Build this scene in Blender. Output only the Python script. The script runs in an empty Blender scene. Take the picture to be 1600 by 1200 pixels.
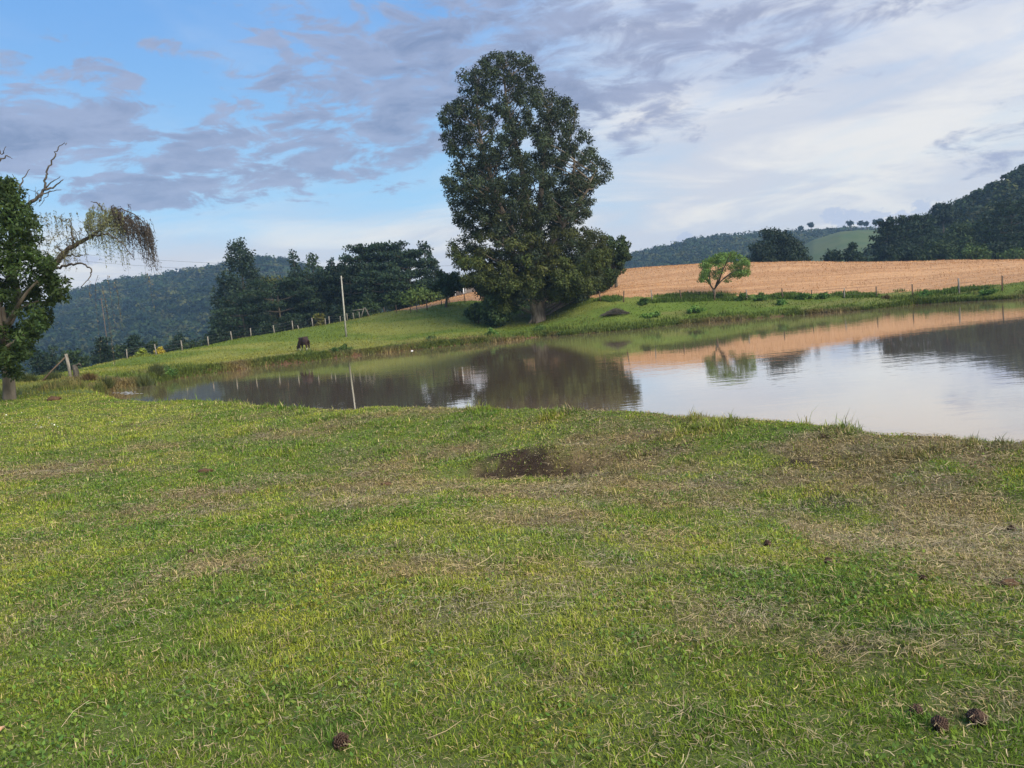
import bpy, math
import numpy as np
from mathutils import Matrix, Vector
R = math.radians
rng = np.random.default_rng(7)
scene = bpy.context.scene
COL = scene.collection

# ------------------------------------------------------------------ camera
FPX, CAMZ, PITCH, ROLL = 1190.0, 2.5, 5.3, -5.1
cam_d = bpy.data.cameras.new('camera'); cam = bpy.data.objects.new('camera', cam_d); COL.objects.link(cam)
cam_d.sensor_width = 36; cam_d.lens = FPX / 1600 * 36
cam_d.clip_start = 0.1; cam_d.clip_end = 20000
CM = Matrix.Rotation(R(90 - PITCH), 4, 'X') @ Matrix.Rotation(R(ROLL), 4, 'Z')
cam.matrix_world = Matrix.Translation((0, 0, CAMZ)) @ CM
scene.camera = cam
M3 = np.array(CM.to_3x3())

def ray(u, v):
    d = np.array([(u - 800) / FPX, (600 - v) / FPX, -1.0]); return M3 @ d
def at(u, v, Y):
    d = ray(u, v); return np.array([0, 0, CAMZ]) + d * (Y / d[1])
def onz(u, v, z):
    d = ray(u, v); return np.array([0, 0, CAMZ]) + d * ((z - CAMZ) / d[2])
def azel(u, v):
    d = ray(u, v); d = d / np.linalg.norm(d)
    return math.atan2(d[0], d[1]), math.asin(d[2])

# ------------------------------------------------------------------ light
SUN_ELEV, SUN_AZ = 36.0, 138.0     # azimuth clockwise from the view direction
SUN_STRENGTH, SKY_STRENGTH, EXPOSURE = 2.9, 0.10, 1.05
sd = bpy.data.lights.new('sun', 'SUN'); sun = bpy.data.objects.new('sun', sd); COL.objects.link(sun)
sd.energy = SUN_STRENGTH; sd.angle = R(38); sd.color = (1.0, 0.93, 0.82)
sdir = Vector((math.sin(R(SUN_AZ)) * math.cos(R(SUN_ELEV)), math.cos(R(SUN_AZ)) * math.cos(R(SUN_ELEV)), math.sin(R(SUN_ELEV))))
sun.rotation_euler = sdir.to_track_quat('Z', 'Y').to_euler()
scene.view_settings.view_transform = 'Standard'; scene.view_settings.look = 'None'
scene.view_settings.exposure = EXPOSURE; scene.view_settings.gamma = 1
scene.render.engine = 'CYCLES'

world = bpy.data.worlds.new('World'); scene.world = world; world.use_nodes = True
def srgb(r, g, b):
    f = lambda c: (c / 255 / 12.92) if c / 255 <= 0.04045 else ((c / 255 + 0.055) / 1.055) ** 2.4
    return np.array([f(r), f(g), f(b)])
class NB:
    """small node helper"""
    def __init__(s, nt): s.nt = nt; s.n = nt.nodes; s.l = nt.links; s.n.clear()
    def put(s, sock, v):
        if v is None: return
        if isinstance(v, bpy.types.NodeSocket): s.l.new(v, sock)
        else:
            if hasattr(sock, 'default_value'):
                try: sock.default_value = v
                except Exception:
                    v = tuple(v); sock.default_value = v if len(v) == len(sock.default_value) else v + (1.0,)
    def node(s, t, ins=None, **kw):
        n = s.n.new(t)
        for k, v in kw.items(): setattr(n, k, v)
        for k, v in (ins or {}).items(): s.put(n.inputs[k], v)
        return n
    def m(s, op, a, b=None, c=None, clamp=False):
        n = s.node('ShaderNodeMath', operation=op, use_clamp=clamp); s.put(n.inputs[0], a); s.put(n.inputs[1], b); s.put(n.inputs[2], c); return n.outputs[0]
    def mix(s, f, a, b, mode='MIX'):
        n = s.node('ShaderNodeMix', data_type='RGBA', blend_type=mode)
        s.put(n.inputs[0], f); s.put(n.inputs[6], a if isinstance(a, bpy.types.NodeSocket) else tuple(a) + ((1.0,) if len(a) == 3 else ()))
        s.put(n.inputs[7], b if isinstance(b, bpy.types.NodeSocket) else tuple(b) + ((1.0,) if len(b) == 3 else ())); return n.outputs[2]
    def noise(s, vec, scale, detail=4, rough=0.55, dist=0.0, dim='3D'):
        n = s.node('ShaderNodeTexNoise', {'Scale': scale, 'Detail': detail, 'Roughness': rough, 'Distortion': dist}, noise_dimensions=dim)
        s.put(n.inputs['Vector'], vec); return n.outputs['Fac']
    def map(s, f, a, b, c=0.0, d=1.0, smooth=True):
        n = s.node('ShaderNodeMapRange', interpolation_type='SMOOTHSTEP' if smooth else 'LINEAR')
        for i, v in enumerate((f, a, b, c, d)): s.put(n.inputs[i], v)
        return n.outputs[0]
    def xyz(s, x, y, z):
        n = s.node('ShaderNodeCombineXYZ'); s.put(n.inputs[0], x); s.put(n.inputs[1], y); s.put(n.inputs[2], z); return n.outputs[0]

def build_sky():
    b = NB(world.node_tree)
    out = b.node('ShaderNodeOutputWorld'); bg = b.node('ShaderNodeBackground', {'Strength': SKY_STRENGTH}); b.l.new(bg.outputs[0], out.inputs[0])
    sky = b.node('ShaderNodeTexSky', sky_type='NISHITA', sun_disc=False, sun_elevation=R(SUN_ELEV), sun_rotation=R(SUN_AZ), altitude=800, air_density=1.0, dust_density=0.6, ozone_density=1.6)
    tc = b.node('ShaderNodeTexCoord').outputs['Generated']
    sep = b.node('ShaderNodeSeparateXYZ'); b.l.new(tc, sep.inputs[0]); x, y, z = sep.outputs
    az = b.m('ARCTAN2', x, y); el = b.m('ARCSINE', b.m('MINIMUM', b.m('MAXIMUM', z, -0.999), 0.999))
    g = 1.0 / (2 ** EXPOSURE) / SKY_STRENGTH
    C = lambda r, gg, bb: tuple(srgb(r, gg, bb) * g)
    # clear sky: the physical sky tinted towards the evening blue of the place
    clear_hi, clear_lo = C(112, 172, 238), C(162, 212, 244)
    grad = b.mix(b.map(el, 0.08, 0.42), clear_lo, clear_hi)
    base = b.mix(0.85, sky.outputs[0], grad)
    # coordinates of a flat cloud deck, seen in perspective
    zz = b.m('ADD', b.m('MAXIMUM', z, 0.0), 0.12)
    px, py = b.m('DIVIDE', x, zz), b.m('DIVIDE', y, zz)
    deck = b.xyz(px, b.m('MULTIPLY', py, 1.25), 0.0)
    # thin high veil, thick to the right and along the horizon
    nv = b.noise(b.xyz(b.m('MULTIPLY', az, 2.0), b.m('MULTIPLY', b.m('SUBTRACT', el, b.m('MULTIPLY', az, 0.10)), 11.0), 0.3), 2.2, 6, 0.6, 0.4)
    nv2 = b.noise(deck, 0.8, 6, 0.62, 0.6)
    vr = b.map(b.m('ADD', az, b.m('MULTIPLY', b.m('SUBTRACT', nv2, 0.5), 0.5)), -0.10, 0.26)
    vh = b.map(b.m('ADD', el, b.m('MULTIPLY', b.m('SUBTRACT', nv, 0.5), 0.10)), 0.175, 0.085)
    veil = b.m('MAXIMUM', b.m('MULTIPLY', vr, b.map(nv, 0.2, 0.55, 0.62, 0.97)), b.m('MULTIPLY', vh, 0.92))
    veil = b.m('MAXIMUM', veil, b.m('MULTIPLY', b.map(nv2, 0.42, 0.75), 0.22))
    vcol = b.mix(b.map(el, 0.08, 0.36), C(252, 247, 238), C(208, 219, 241)); vcol = b.mix(b.map(nv, .42, .62, 0.0, .55), vcol, C(248, 245, 240)); vcol = b.mix(b.map(nv2, .42, .62, .5, 0.0), vcol, C(186, 197, 222))
    base = b.mix(veil, base, vcol)
    # broken grey-violet cloud sheets where the place has them: ellipses in azimuth / elevation with ragged edges
    blobs = [(70,195,190,62,1.0),(20,230,150,50,.9),(330,245,250,52,1.0),(240,292,190,34,1.0),(450,262,200,48,1.0),(575,225,170,48,1.0),(650,235,130,50,.9),(100,90,190,36,.33),(285,163,60,14,.8),
             (230,75,200,30,.3),(630,105,230,75,1.0),(560,40,200,55,.75),(800,40,330,95,1.0),(1000,95,270,120,1.0),(1080,45,300,70,.9),(1250,15,330,46,1.0),(1420,0,220,30,1.0),(540,175,190,28,.85),(480,200,130,18,.8),(700,160,150,70,.85),
             (960,213,75,11,.95),(1560,205,120,60,.5),(1350,178,60,8,.3),(1330,297,26,5,.35),(1010,150,170,50,.6),(465,285,40,12,.8),(530,285,40,9,.7),(130,330,60,14,.5)]
    mask = None
    for (u, v, ru, rv, wt) in blobs:
        a0, e0 = azel(u, v); sc = math.cos(e0)
        da = b.m('MULTIPLY', b.m('SUBTRACT', az, a0), FPX / ru * sc * 0.93); de = b.m('MULTIPLY', b.m('SUBTRACT', el, e0), FPX / rv * .93)
        q = b.m('SUBTRACT', wt, b.m('ADD', b.m('MULTIPLY', da, da), b.m('MULTIPLY', de, de)), clamp=False)
        mask = q if mask is None else b.m('SMOOTH_MAX', mask, q, 0.25)
    mask = b.m('MAXIMUM', mask, -1.0)
    wx = b.xyz(b.m('MULTIPLY', az, 5.5), b.m('MULTIPLY', el, 14.0), 0.7)
    n1 = b.noise(wx, 2.3, 8, 0.62, 0.5); n2 = b.noise(deck, 4.5, 8, 0.66, 0.25)
    nn = b.m('ADD', b.m('MULTIPLY', n1, 0.72), b.m('MULTIPLY', n2, 0.28))
    dens = b.m('ADD', b.m('ADD', b.m('MULTIPLY', mask, 0.66), -0.24), b.m('MULTIPLY', b.m('SUBTRACT', nn, 0.5), 4.6))
    cov = b.m('MULTIPLY', b.map(dens, -0.10, b.map(az, -0.25, 0.1, 0.26, 0.6)), 0.88)
    ccol = b.mix(b.map(n2, 0.36, 0.66), C(124, 140, 174), C(160, 172, 202))
    ccol = b.mix(b.map(dens, 0.9, 0.1, 0.0, 0.55), ccol, C(172, 184, 214))
    ccol = b.mix(b.map(az, -0.1, 0.5, 0.0, 0.55), ccol, C(172, 178, 204))
    base = b.mix(cov, base, ccol)
    # small heaped clouds sitting on the horizon
    cm = None
    for (u, v, ru, rv) in [(1070,378,20,14),(1072,372,11,11),(1300,334,22,9),(1325,342,28,14),(1360,345,34,15),(1400,346,30,14),(1440,326,18,12),(1455,335,30,16),(1095,384,22,8),(128,408,26,8)]:
        a0, e0 = azel(u, v)
        da = b.m('MULTIPLY', b.m('SUBTRACT', az, a0), FPX / ru); de = b.m('MULTIPLY', b.m('SUBTRACT', el, e0), FPX / rv)
        q = b.m('SUBTRACT', 1.0, b.m('ADD', b.m('MULTIPLY', da, da), b.m('MULTIPLY', de, de)))
        cm = q if cm is None else b.m('SMOOTH_MAX', cm, q, 0.2)
    n3 = b.noise(b.xyz(b.m('MULTIPLY', az, 75.0), b.m('MULTIPLY', el, 110.0), 0.0), 1.0, 6, 0.65)
    cu = b.map(b.m('ADD', b.m('MAXIMUM', cm, -1.5), b.m('MULTIPLY', b.m('SUBTRACT', n3, 0.5), 5.5)), 0.0, 0.6, 0.0, 0.75)
    base = b.mix(cu, base, b.mix(n3, C(176, 192, 222), C(214, 220, 236)))
    # below the horizon
    b.l.new(base, bg.inputs[0])
build_sky()

# ------------------------------------------------------------------ numpy helpers
def hash2(ix, iy, seed):
    h = (ix.astype(np.int64) * 374761393 + iy.astype(np.int64) * 668265263 + seed * 2147483647) & 0xffffffff
    h = ((h ^ (h >> 13)) * 1274126177) & 0xffffffff
    return ((h ^ (h >> 16)) & 0xffff) / 65535.0
def vnoise(x, y, seed=0):
    ix, iy = np.floor(x), np.floor(y); fx, fy = x - ix, y - iy
    fx = fx * fx * (3 - 2 * fx); fy = fy * fy * (3 - 2 * fy)
    a, b_, c, d = hash2(ix, iy, seed), hash2(ix + 1, iy, seed), hash2(ix, iy + 1, seed), hash2(ix + 1, iy + 1, seed)
    return (a * (1 - fx) + b_ * fx) * (1 - fy) + (c * (1 - fx) + d * fx) * fy
def fbm(x, y, seed=0, octv=4):
    s, a, t = 0, 0.5, 0
    for k in range(octv):
        s = s + a * vnoise(x * 2 ** k + 13.7 * k, y * 2 ** k - 7.1 * k, seed + k); t += a; a *= 0.55
    return s / t
def sstep(a, b_, x):
    t = np.clip((x - a) / (b_ - a), 0, 1); return t * t * (3 - 2 * t)

def mesh_np(name, verts, polys, mat=None, colors=None, smooth=False, parent=None):
    """verts (N,3); polys: list of int arrays (M,k)"""
    me = bpy.data.meshes.new(name); verts = np.asarray(verts, np.float32)
    me.vertices.add(len(verts)); me.vertices.foreach_set('co', verts.ravel())
    polys = [np.asarray(p, np.int32) for p in polys if len(p)]
    loops = np.concatenate([p.ravel() for p in polys]); tot = np.concatenate([np.full(len(p), p.shape[1], np.int32) for p in polys])
    start = np.concatenate([[0], np.cumsum(tot)[:-1]]).astype(np.int32)
    me.loops.add(len(loops)); me.loops.foreach_set('vertex_index', loops)
    me.polygons.add(len(tot)); me.polygons.foreach_set('loop_start', start); me.polygons.foreach_set('loop_total', tot)
    if colors is not None:
        at_ = me.color_attributes.new('tint', 'FLOAT_COLOR', 'POINT')
        c = np.ones((len(verts), 4), np.float32); c[:, :3] = colors; at_.data.foreach_set('color', c.ravel())
    me.update(calc_edges=True)
    if smooth: me.polygons.foreach_set('use_smooth', np.ones(len(tot), bool))
    if mat: me.materials.append(mat)
    o = bpy.data.objects.new(name, me); COL.objects.link(o)
    if parent is not None: o.parent = parent
    return o
def tag(o, label=None, cat=None, group=None, kind=None):
    if label: o['label'] = label
    if cat: o['category'] = cat
    if group: o['group'] = group
    if kind: o['kind'] = kind
    return o
def empty(name, loc, label, cat, group=None):
    o = bpy.data.objects.new(name, None); COL.objects.link(o); o.location = tuple(float(c) for c in loc); o.empty_display_size = 0.3
    return tag(o, label, cat, group)

class Geo:
    """accumulates tubes and other shapes"""
    def __init__(s): s.v = []; s.q = []; s.t = []; s.n = 0; s.c = []
    def add(s, v, quads=(), tris=(), col=None):
        v = np.asarray(v, float)
        if len(quads): s.q.append(np.asarray(quads) + s.n)
        if len(tris): s.t.append(np.asarray(tris) + s.n)
        s.v.append(v); s.n += len(v)
        if col is not None: s.c.append(np.broadcast_to(col, (len(v), 3)))
    def tube(s, pts, rad, k=7, col=None, wob=0.0, cap=True):
        pts = np.asarray(pts, float); n = len(pts); rad = np.broadcast_to(rad, (n,))
        tg = np.gradient(pts, axis=0); tg /= np.linalg.norm(tg, axis=1)[:, None] + 1e-9
        up = np.array([0.31, 0.95, 0.1]) if abs(tg[0][1]) < 0.8 else np.array([1.0, 0.1, 0.2])
        a = np.cross(tg, up); a /= np.linalg.norm(a, axis=1)[:, None] + 1e-9; b_ = np.cross(tg, a)
        th = np.linspace(0, 2 * np.pi, k, endpoint=False)
        rr = rad[:, None] * (1 + wob * (rng.random((n, k)) - .5))
        v = pts[:, None, :] + rr[:, :, None] * (np.cos(th)[None, :, None] * a[:, None, :] + np.sin(th)[None, :, None] * b_[:, None, :])
        i = np.arange(n - 1)[:, None] * k; j = np.arange(k)[None, :]; jn = (j + 1) % k
        q = np.stack([i + j, i + jn, i + k + jn, i + k + j], -1).reshape(-1, 4)
        vv = v.reshape(-1, 3); tr = ()
        if cap:
            vv = np.vstack([vv, pts[:1], pts[-1:]]); c0, c1 = n * k, n * k + 1; jj = np.arange(k); jm = (jj + 1) % k
            tr = np.vstack([np.stack([np.full(k, c0), jm, jj], -1), np.stack([np.full(k, c1), (n - 1) * k + jj, (n - 1) * k + jm], -1)])
        s.add(vv, q, tr, col)
    def box(s, c, h, rz=0.0, col=None, tilt=None):
        sg = np.array([[x, y, z] for z in (-1, 1) for y in (-1, 1) for x in (-1, 1)], float) * np.asarray(h)
        if tilt is not None: sg = sg @ np.array(tilt).T
        cs, sn = math.cos(rz), math.sin(rz); sg = sg @ np.array([[cs, sn, 0], [-sn, cs, 0], [0, 0, 1]])
        s.add(sg + np.asarray(c), [[0, 2, 3, 1], [4, 5, 7, 6], [0, 1, 5, 4], [2, 6, 7, 3], [0, 4, 6, 2], [1, 3, 7, 5]], (), col)
    def build(s, name, mat, parent=None, smooth=True, origin=None):
        v = np.vstack(s.v)
        if origin is not None: v = v - np.asarray(origin, float)
        pol = []
        if s.q: pol.append(np.vstack(s.q))
        if s.t: pol.append(np.vstack(s.t))
        return mesh_np(name, v, pol, mat, np.vstack(s.c) if s.c else None, smooth, parent)

def unit(a): return a / (np.linalg.norm(a, axis=-1, keepdims=True) + 1e-9)
def cards(P, D, S, L, W, col, fold=0.12):
    """rhombic leaves: base P, direction D, side S"""
    n = len(P); L = np.broadcast_to(L, (n,))[:, None]; W = np.broadcast_to(W, (n,))[:, None]
    N = np.cross(D, S)
    v = np.stack([P, P + D * L * .45 + S * W * .5, P + D * L - N * L * fold, P + D * L * .45 - S * W * .5], 1).reshape(-1, 3)
    q = np.arange(4 * n).reshape(n, 4)
    return v, q, np.repeat(col, 4, axis=0)

# ------------------------------------------------------------------ materials
def new_mat(name):
    m = bpy.data.materials.new(name); m.use_nodes = True; return m, NB(m.node_tree)
def finish(b, color, rough=0.7, bump=None, bstr=0.3, bdist=0.02, spec=0.3, transl=None, metal=0.0):
    out = b.node('ShaderNodeOutputMaterial'); p = b.node('ShaderNodeBsdfPrincipled')
    b.put(p.inputs['Base Color'], color); b.put(p.inputs['Roughness'], rough); p.inputs['Specular IOR Level'].default_value = spec; p.inputs['Metallic'].default_value = metal
    if bump is not None:
        bn = b.node('ShaderNodeBump', {'Strength': bstr, 'Distance': bdist, 'Height': bump}); b.l.new(bn.outputs[0], p.inputs['Normal'])
    sh = p.outputs[0]
    if transl:
        t = b.node('ShaderNodeBsdfTranslucent'); b.put(t.inputs[0], color); mx = b.node('ShaderNodeMixShader'); mx.inputs[0].default_value = transl
        b.l.new(sh, mx.inputs[1]); b.l.new(t.outputs[0], mx.inputs[2]); sh = mx.outputs[0]
    b.l.new(sh, out.inputs[0])
def tint(b): return b.node('ShaderNodeAttribute', attribute_name='tint', attribute_type='GEOMETRY').outputs['Color']
def pos(b): return b.node('ShaderNodeNewGeometry').outputs['Position']
def leaf_mat(name, transl=0.25, rough=0.55):
    m, b = new_mat(name); n = b.noise(pos(b), 1.3, 3)
    c = b.mix(b.map(n, 0.3, 0.7), tint(b), b.mix(1.0, tint(b), (1.18, 1.08, 0.8), 'MULTIPLY'))
    finish(b, c, rough, spec=0.12, transl=transl); return m
def bark_mat(name, c1, c2, scale=3.0):
    m, b = new_mat(name); p = pos(b); mp = b.node('ShaderNodeMapping', {'Vector': p, 'Scale': (1, 1, 0.18)})
    n = b.noise(mp.outputs[0], scale * 3, 6, 0.65); n2 = b.noise(p, scale * .4, 3)
    c = b.mix(b.map(n, 0.35, 0.65), c1, c2); c = b.mix(b.m('MULTIPLY', n2, 0.5), c, (0.05, 0.06, 0.04))
    finish(b, c, 0.85, n, 0.7, 0.03, 0.15); return m
def plain_mat(name, c1, c2, scale=8.0, rough=0.8, spec=0.2, metal=0.0):
    m, b = new_mat(name); n = b.noise(pos(b), scale, 6, 0.6)
    finish(b, b.mix(b.map(n, 0.3, 0.7), c1, c2), rough, n, 0.4, 0.02, spec, metal=metal); return m
M_LEAF = leaf_mat('leaves'); M_GRASS = leaf_mat('grass_blades', 0.3, 0.5); M_STRAW = leaf_mat('straw', 0.1, 0.6)
M_BARK = bark_mat('bark_dark', (0.075, 0.055, 0.04), (0.16, 0.125, 0.095))
M_BARKP = bark_mat('bark_pale', (0.15, 0.115, 0.085), (0.33, 0.265, 0.20), 1.2)
M_DEAD = bark_mat('bark_weathered', (0.05, 0.04, 0.034), (0.13, 0.105, 0.085), 5)
M_POST = bark_mat('post_wood', (0.16, 0.13, 0.10), (0.34, 0.30, 0.25), 6)
M_POSTD = bark_mat('post_wood_brown', (0.09, 0.055, 0.035), (0.17, 0.11, 0.075), 6)
M_POLE = plain_mat('concrete_pole', (0.24, 0.23, 0.19), (0.38, 0.36, 0.31), 2.5)
M_WIRE = plain_mat('wire_steel', (0.10, 0.09, 0.085), (0.2, 0.19, 0.18), 20, 0.6, 0.4, 0.3)
M_CONE = plain_mat('cone_scales', (0.03, 0.018, 0.013), (0.11, 0.065, 0.045), 60, 0.8)
M_CLOD = plain_mat('soil_clod', (0.05, 0.028, 0.016), (0.13, 0.075, 0.04), 25, 0.95)
M_WHITE = plain_mat('white_plastic', (0.7, 0.7, 0.68), (0.85, 0.85, 0.83), 5, 0.5)
M_ROOF = plain_mat('roof_sheet', (0.20, 0.19, 0.19), (0.34, 0.33, 0.33), 1.5, 0.6)
M_WALL = plain_mat('house_boards', (0.16, 0.13, 0.11), (0.26, 0.22, 0.19), 1.2, 0.9)
M_LITE = plain_mat('white_paint', (0.6, 0.6, 0.6), (0.75, 0.75, 0.74), 3, 0.6)
M_DARKG = plain_mat('window_glass', (0.02, 0.025, 0.03), (0.03, 0.035, 0.04), 1, 0.15, 0.6)

# ------------------------------------------------------------------ terrain
far_px = [(150,628),(160,619),(182,611),(215,604),(250,597),(280,591),(320,585),(370,578),(420,571),(470,566),(530,559),(600,551),(660,545),(700,541),(750,536),(800,532),(845,526),(900,522.5),(950,518),(1009,512.5),(1050,508),(1086,505),(1151,500),(1200,495.5),(1250,491.5),(1300,487.5),(1350,484),(1390,480),(1426,476),(1500,471),(1560,468),(1600,466)]
shore = [onz(u, v, 0)[:2] for u, v in far_px]
jr = np.random.default_rng(3)
shore = [s + (jr.random(2) - .5) * np.array([1.4, 1.6]) * min(1, s[1] / 60) for s in shore]
shore += [np.array([58., 58.]), np.array([72., 50.]), np.array([80., 38.]), np.array([70., 18.]), np.array([50., 6.]), np.array([30., 3.])]
crest_px = [(1720,700),(1600,689),(1500,684),(1400,672),(1300,660),(1150,651),(1000,645),(840,641),(700,638),(610,635),(520,638),(430,637)]
CREST_Z = 0.77
crest = [onz(u, v, CREST_Z)[:2] for u, v in crest_px]
shore += [c + np.array([0.35, 1.5]) for c in crest]
shore += [onz(340, 646, -0.0)[:2] + np.array([0, 1.0]), onz(300,646.5,0)[:2], onz(287,645,0)[:2], onz(240,642,0)[:2], onz(195,638.5,0)[:2], onz(165,634,0)[:2]]
POND = np.array(shore)
def pond_sd(x, y):
    """signed distance to the pond outline, positive on land"""
    sh = x.shape; x = x.ravel(); y = y.ravel(); d2 = np.full(x.shape, 1e18); ins = np.zeros(x.shape, bool)
    n = len(POND)
    for i in range(n):
        ax, ay = POND[i]; bx, by = POND[(i + 1) % n]; ex, ey = bx - ax, by - ay
        t = np.clip(((x - ax) * ex + (y - ay) * ey) / (ex * ex + ey * ey + 1e-12), 0, 1)
        d2 = np.minimum(d2, (x - ax - t * ex) ** 2 + (y - ay - t * ey) ** 2)
        c = ((ay > y) != (by > y)) & (x < ex * (y - ay) / (ey + 1e-12) + ax); ins ^= c
    return np.where(ins, -np.sqrt(d2), np.sqrt(d2)).reshape(sh)
# control heights: world (x,y,z)
CP = [(0,0,.9),(-6,-6,.95),(8,-6,.95),(0,3,.88),(3,4,.86),(-3,4,.88),(5,6,.72),(0,6.5,.72),(-5,7,.78),(1,7.6,.60),(3.2,6.6,.66),(-10,3,.9),(-20,5,.95),(15,-2,.9),(-8,14,.58),(-5,9,.68),
      (-12,20,.72),(-16,25,.72),(-19,30,.85),(-24,24,.95),(-30,30,1.0),(-40,20,1.1),(-13,12,.8),(30,-10,.7),(45,-5,.8),(-60,10,1.4),(-40,-40,1.2),(50,-40,1.2),(0,-40,1.2),
      (-17.6,29.5,.72),(-22,33,.9),(-26,39,.95),(-25,44,.95),(-34,42,1.0),(-45,50,1.0),(-40,62,.8),(-60,70,-.5)]
for i in range(0, len(crest), 1): CP.append((crest[i][0], crest[i][1], CREST_Z - .12)); (1 < i < 11) and CP.append((crest[i][0] * .74, crest[i][1] * .72, .38))
for (u, v, Y) in [(475,548,68),(541,526,84),(640,520,84),(740,508,84),(600,500,94),(690,495,91),(842,503,85),(900,490,81),(1000,476,80),(770,524,76),(845,514,77),
                  (199,561,78),(244.5,555,80),(285,547.5,82),(326,541,85),(362,532,88),(392,527.5,91),(429,522,94),(458,517,96),(489,511,97),(515,507,98),(541,502,98),(562,497,99),(601,489,99),(620,490.5,98),(642,489,97),(667,485,97),(690,478,100),(727,473,103),
                  (974,471,81),(1019,471,80.5),(1065,470,80),(1116,469,79.5),(1167,469,78.5),(1223,466,77),(1268,464,76),(1319,464,74.5),(1370,463,73.5),(1426,461,72.5),(1499,457.5,70),(1566,450,66.5),(1640,446,64),(900,472,86),
                  (952,426,114),(1031,417.5,108),(1097,415,103),(1173,413.5,99),(1260,413,97),(1350,412,97),(1450,411,96),(1600,408.5,90),(1750,407,88),
                  (1060,440,92),(1200,437,88),(1350,435,85),(1500,430,82),
                  (740,457,125),(800,448,125),(860,438,122),(690,470,116),(640,482,110),(900,430,118),(800,472,101),(150,575,75),(60,590,62),(330,560,75),(250,572,70)]:
    CP.append(tuple(at(u, v, Y)))
for (u, Y, z) in [(100,105,-4),(200,108,-4),(350,112,-3),(450,120,-1.5),(540,122,.5),(610,124,3.0),(100,180,-9),(300,180,-9),(450,180,-6),(600,180,-1),(700,180,2),(740,190,2),(900,190,3),(1050,180,3),(1200,170,2),(1400,160,1),(1600,155,0),(1850,150,-1),(1031,130,8),(1173,122,6.3),(1350,118,5.1),(1600,110,3.6),
                  (-300,90,-3),(-300,180,-9),(100,270,-9),(400,270,-9),(700,270,-6),(1000,280,-4),(1300,280,-6),(1600,270,-7),(1900,260,-7),(2100,100,1.5),(2100,60,1.2)]:
    p = at(u, 560, Y); CP.append((p[0], Y, z))
# bank top just behind the far shore
for k in range(2, 33, 2):
    s = np.array(shore[k if k < 32 else 31]); CP.append((s[0] * 1.028, s[1] * 1.028 + .4, 0.52 if s[0] < 25 else 0.45))
CP = np.array(CP)
def kern(r2): return np.sqrt(r2 + 4.0)
_A = kern(((CP[:, None, :2] - CP[None, :, :2]) ** 2).sum(-1)); n_ = len(CP)
_A = _A + np.eye(n_) * -0.15
_P = np.hstack([np.ones((n_, 1)), CP[:, :2]]); _S = np.block([[_A, _P], [_P.T, np.zeros((3, 3))]])
_W = np.linalg.solve(_S, np.concatenate([CP[:, 2], np.zeros(3)]))
def base_z(x, y):
    sh = x.shape; x = x.ravel().astype(float); y = y.ravel().astype(float); z = _W[n_] + _W[n_ + 1] * x + _W[n_ + 2] * y
    for i in range(n_): z += _W[i] * kern((x - CP[i, 0]) ** 2 + (y - CP[i, 1]) ** 2)
    f = np.maximum(sstep(230, 330, y), np.maximum(sstep(150, 260, np.abs(x)), sstep(-30, -80, y)))
    return (z * (1 - f) + (-9) * f).reshape(sh)
HOLE = onz(800, 700, .72); HOLE2 = onz(870, 698, .72)
def ground_z(x, y, full=False):
    x = np.asarray(x, float); y = np.asarray(y, float)
    d = pond_sd(x, y); z = base_z(x, y)
    near = sstep(60, 20, y)
    z = z + near * ((fbm(x * .35, y * .35, 5) - .5) * .16 + (fbm(x * 1.6, y * 1.6, 9, 3) - .5) * .07)
    z = z + (1 - near) * (fbm(x * .12, y * .2, 15) - .5) * .45 * sstep(140, 100, y)
    for H, rx, ry, dp in ((HOLE, .75, .28, .22), (HOLE2, .7, .26, .18)):
        q = ((x - H[0]) / rx) ** 2 + ((y - H[1]) / ry) ** 2; z = z - dp * np.exp(-q)
        q2 = ((x - H[0]) / (rx * 1.3)) ** 2 + ((y - H[1] - .55) / .35) ** 2; z = z + .14 * np.exp(-q2)
    w = np.where(y < 26, 1.1, .5) + .35 * (fbm(x * .3, y * .3, 3) - .5)
    w = w + 1.6 * np.exp(-((x + 13) / 6) ** 2 - ((y - 27) / 6) ** 2)
    s = 1 - (1 - np.clip(d / w, 0, 1)) ** 2.6
    zl = np.maximum(z, .12) * s
    zb = np.where(d > w, z, zl)
    zb = np.where(d < 0, np.maximum(d * .8, -1.0) - .02, zb)
    return (zb, d) if full else zb

def axis(segs):
    out = []
    for a, b_, st in segs: out.append(np.arange(a, b_, st))
    return np.concatenate(out)
xs = axis([(-5200,-600,460),(-600,-260,40),(-260,-130,6),(-130,-34,.7),(-34,-12,.22),(-12,16,.11),(16,40,.3),(40,100,.8),(100,260,5),(260,600,40),(600,5300,460)])
ys = axis([(-600,-60,60),(-60,-4,4),(-4,1.5,.5),(1.5,17,.11),(17,40,.22),(40,84,.35),(84,130,.8),(130,200,1.6),(200,340,6),(340,900,60),(900,9000,700)])
GX, GY = np.meshgrid(xs, ys); GZ, GD = ground_z(GX, GY, True)
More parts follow.
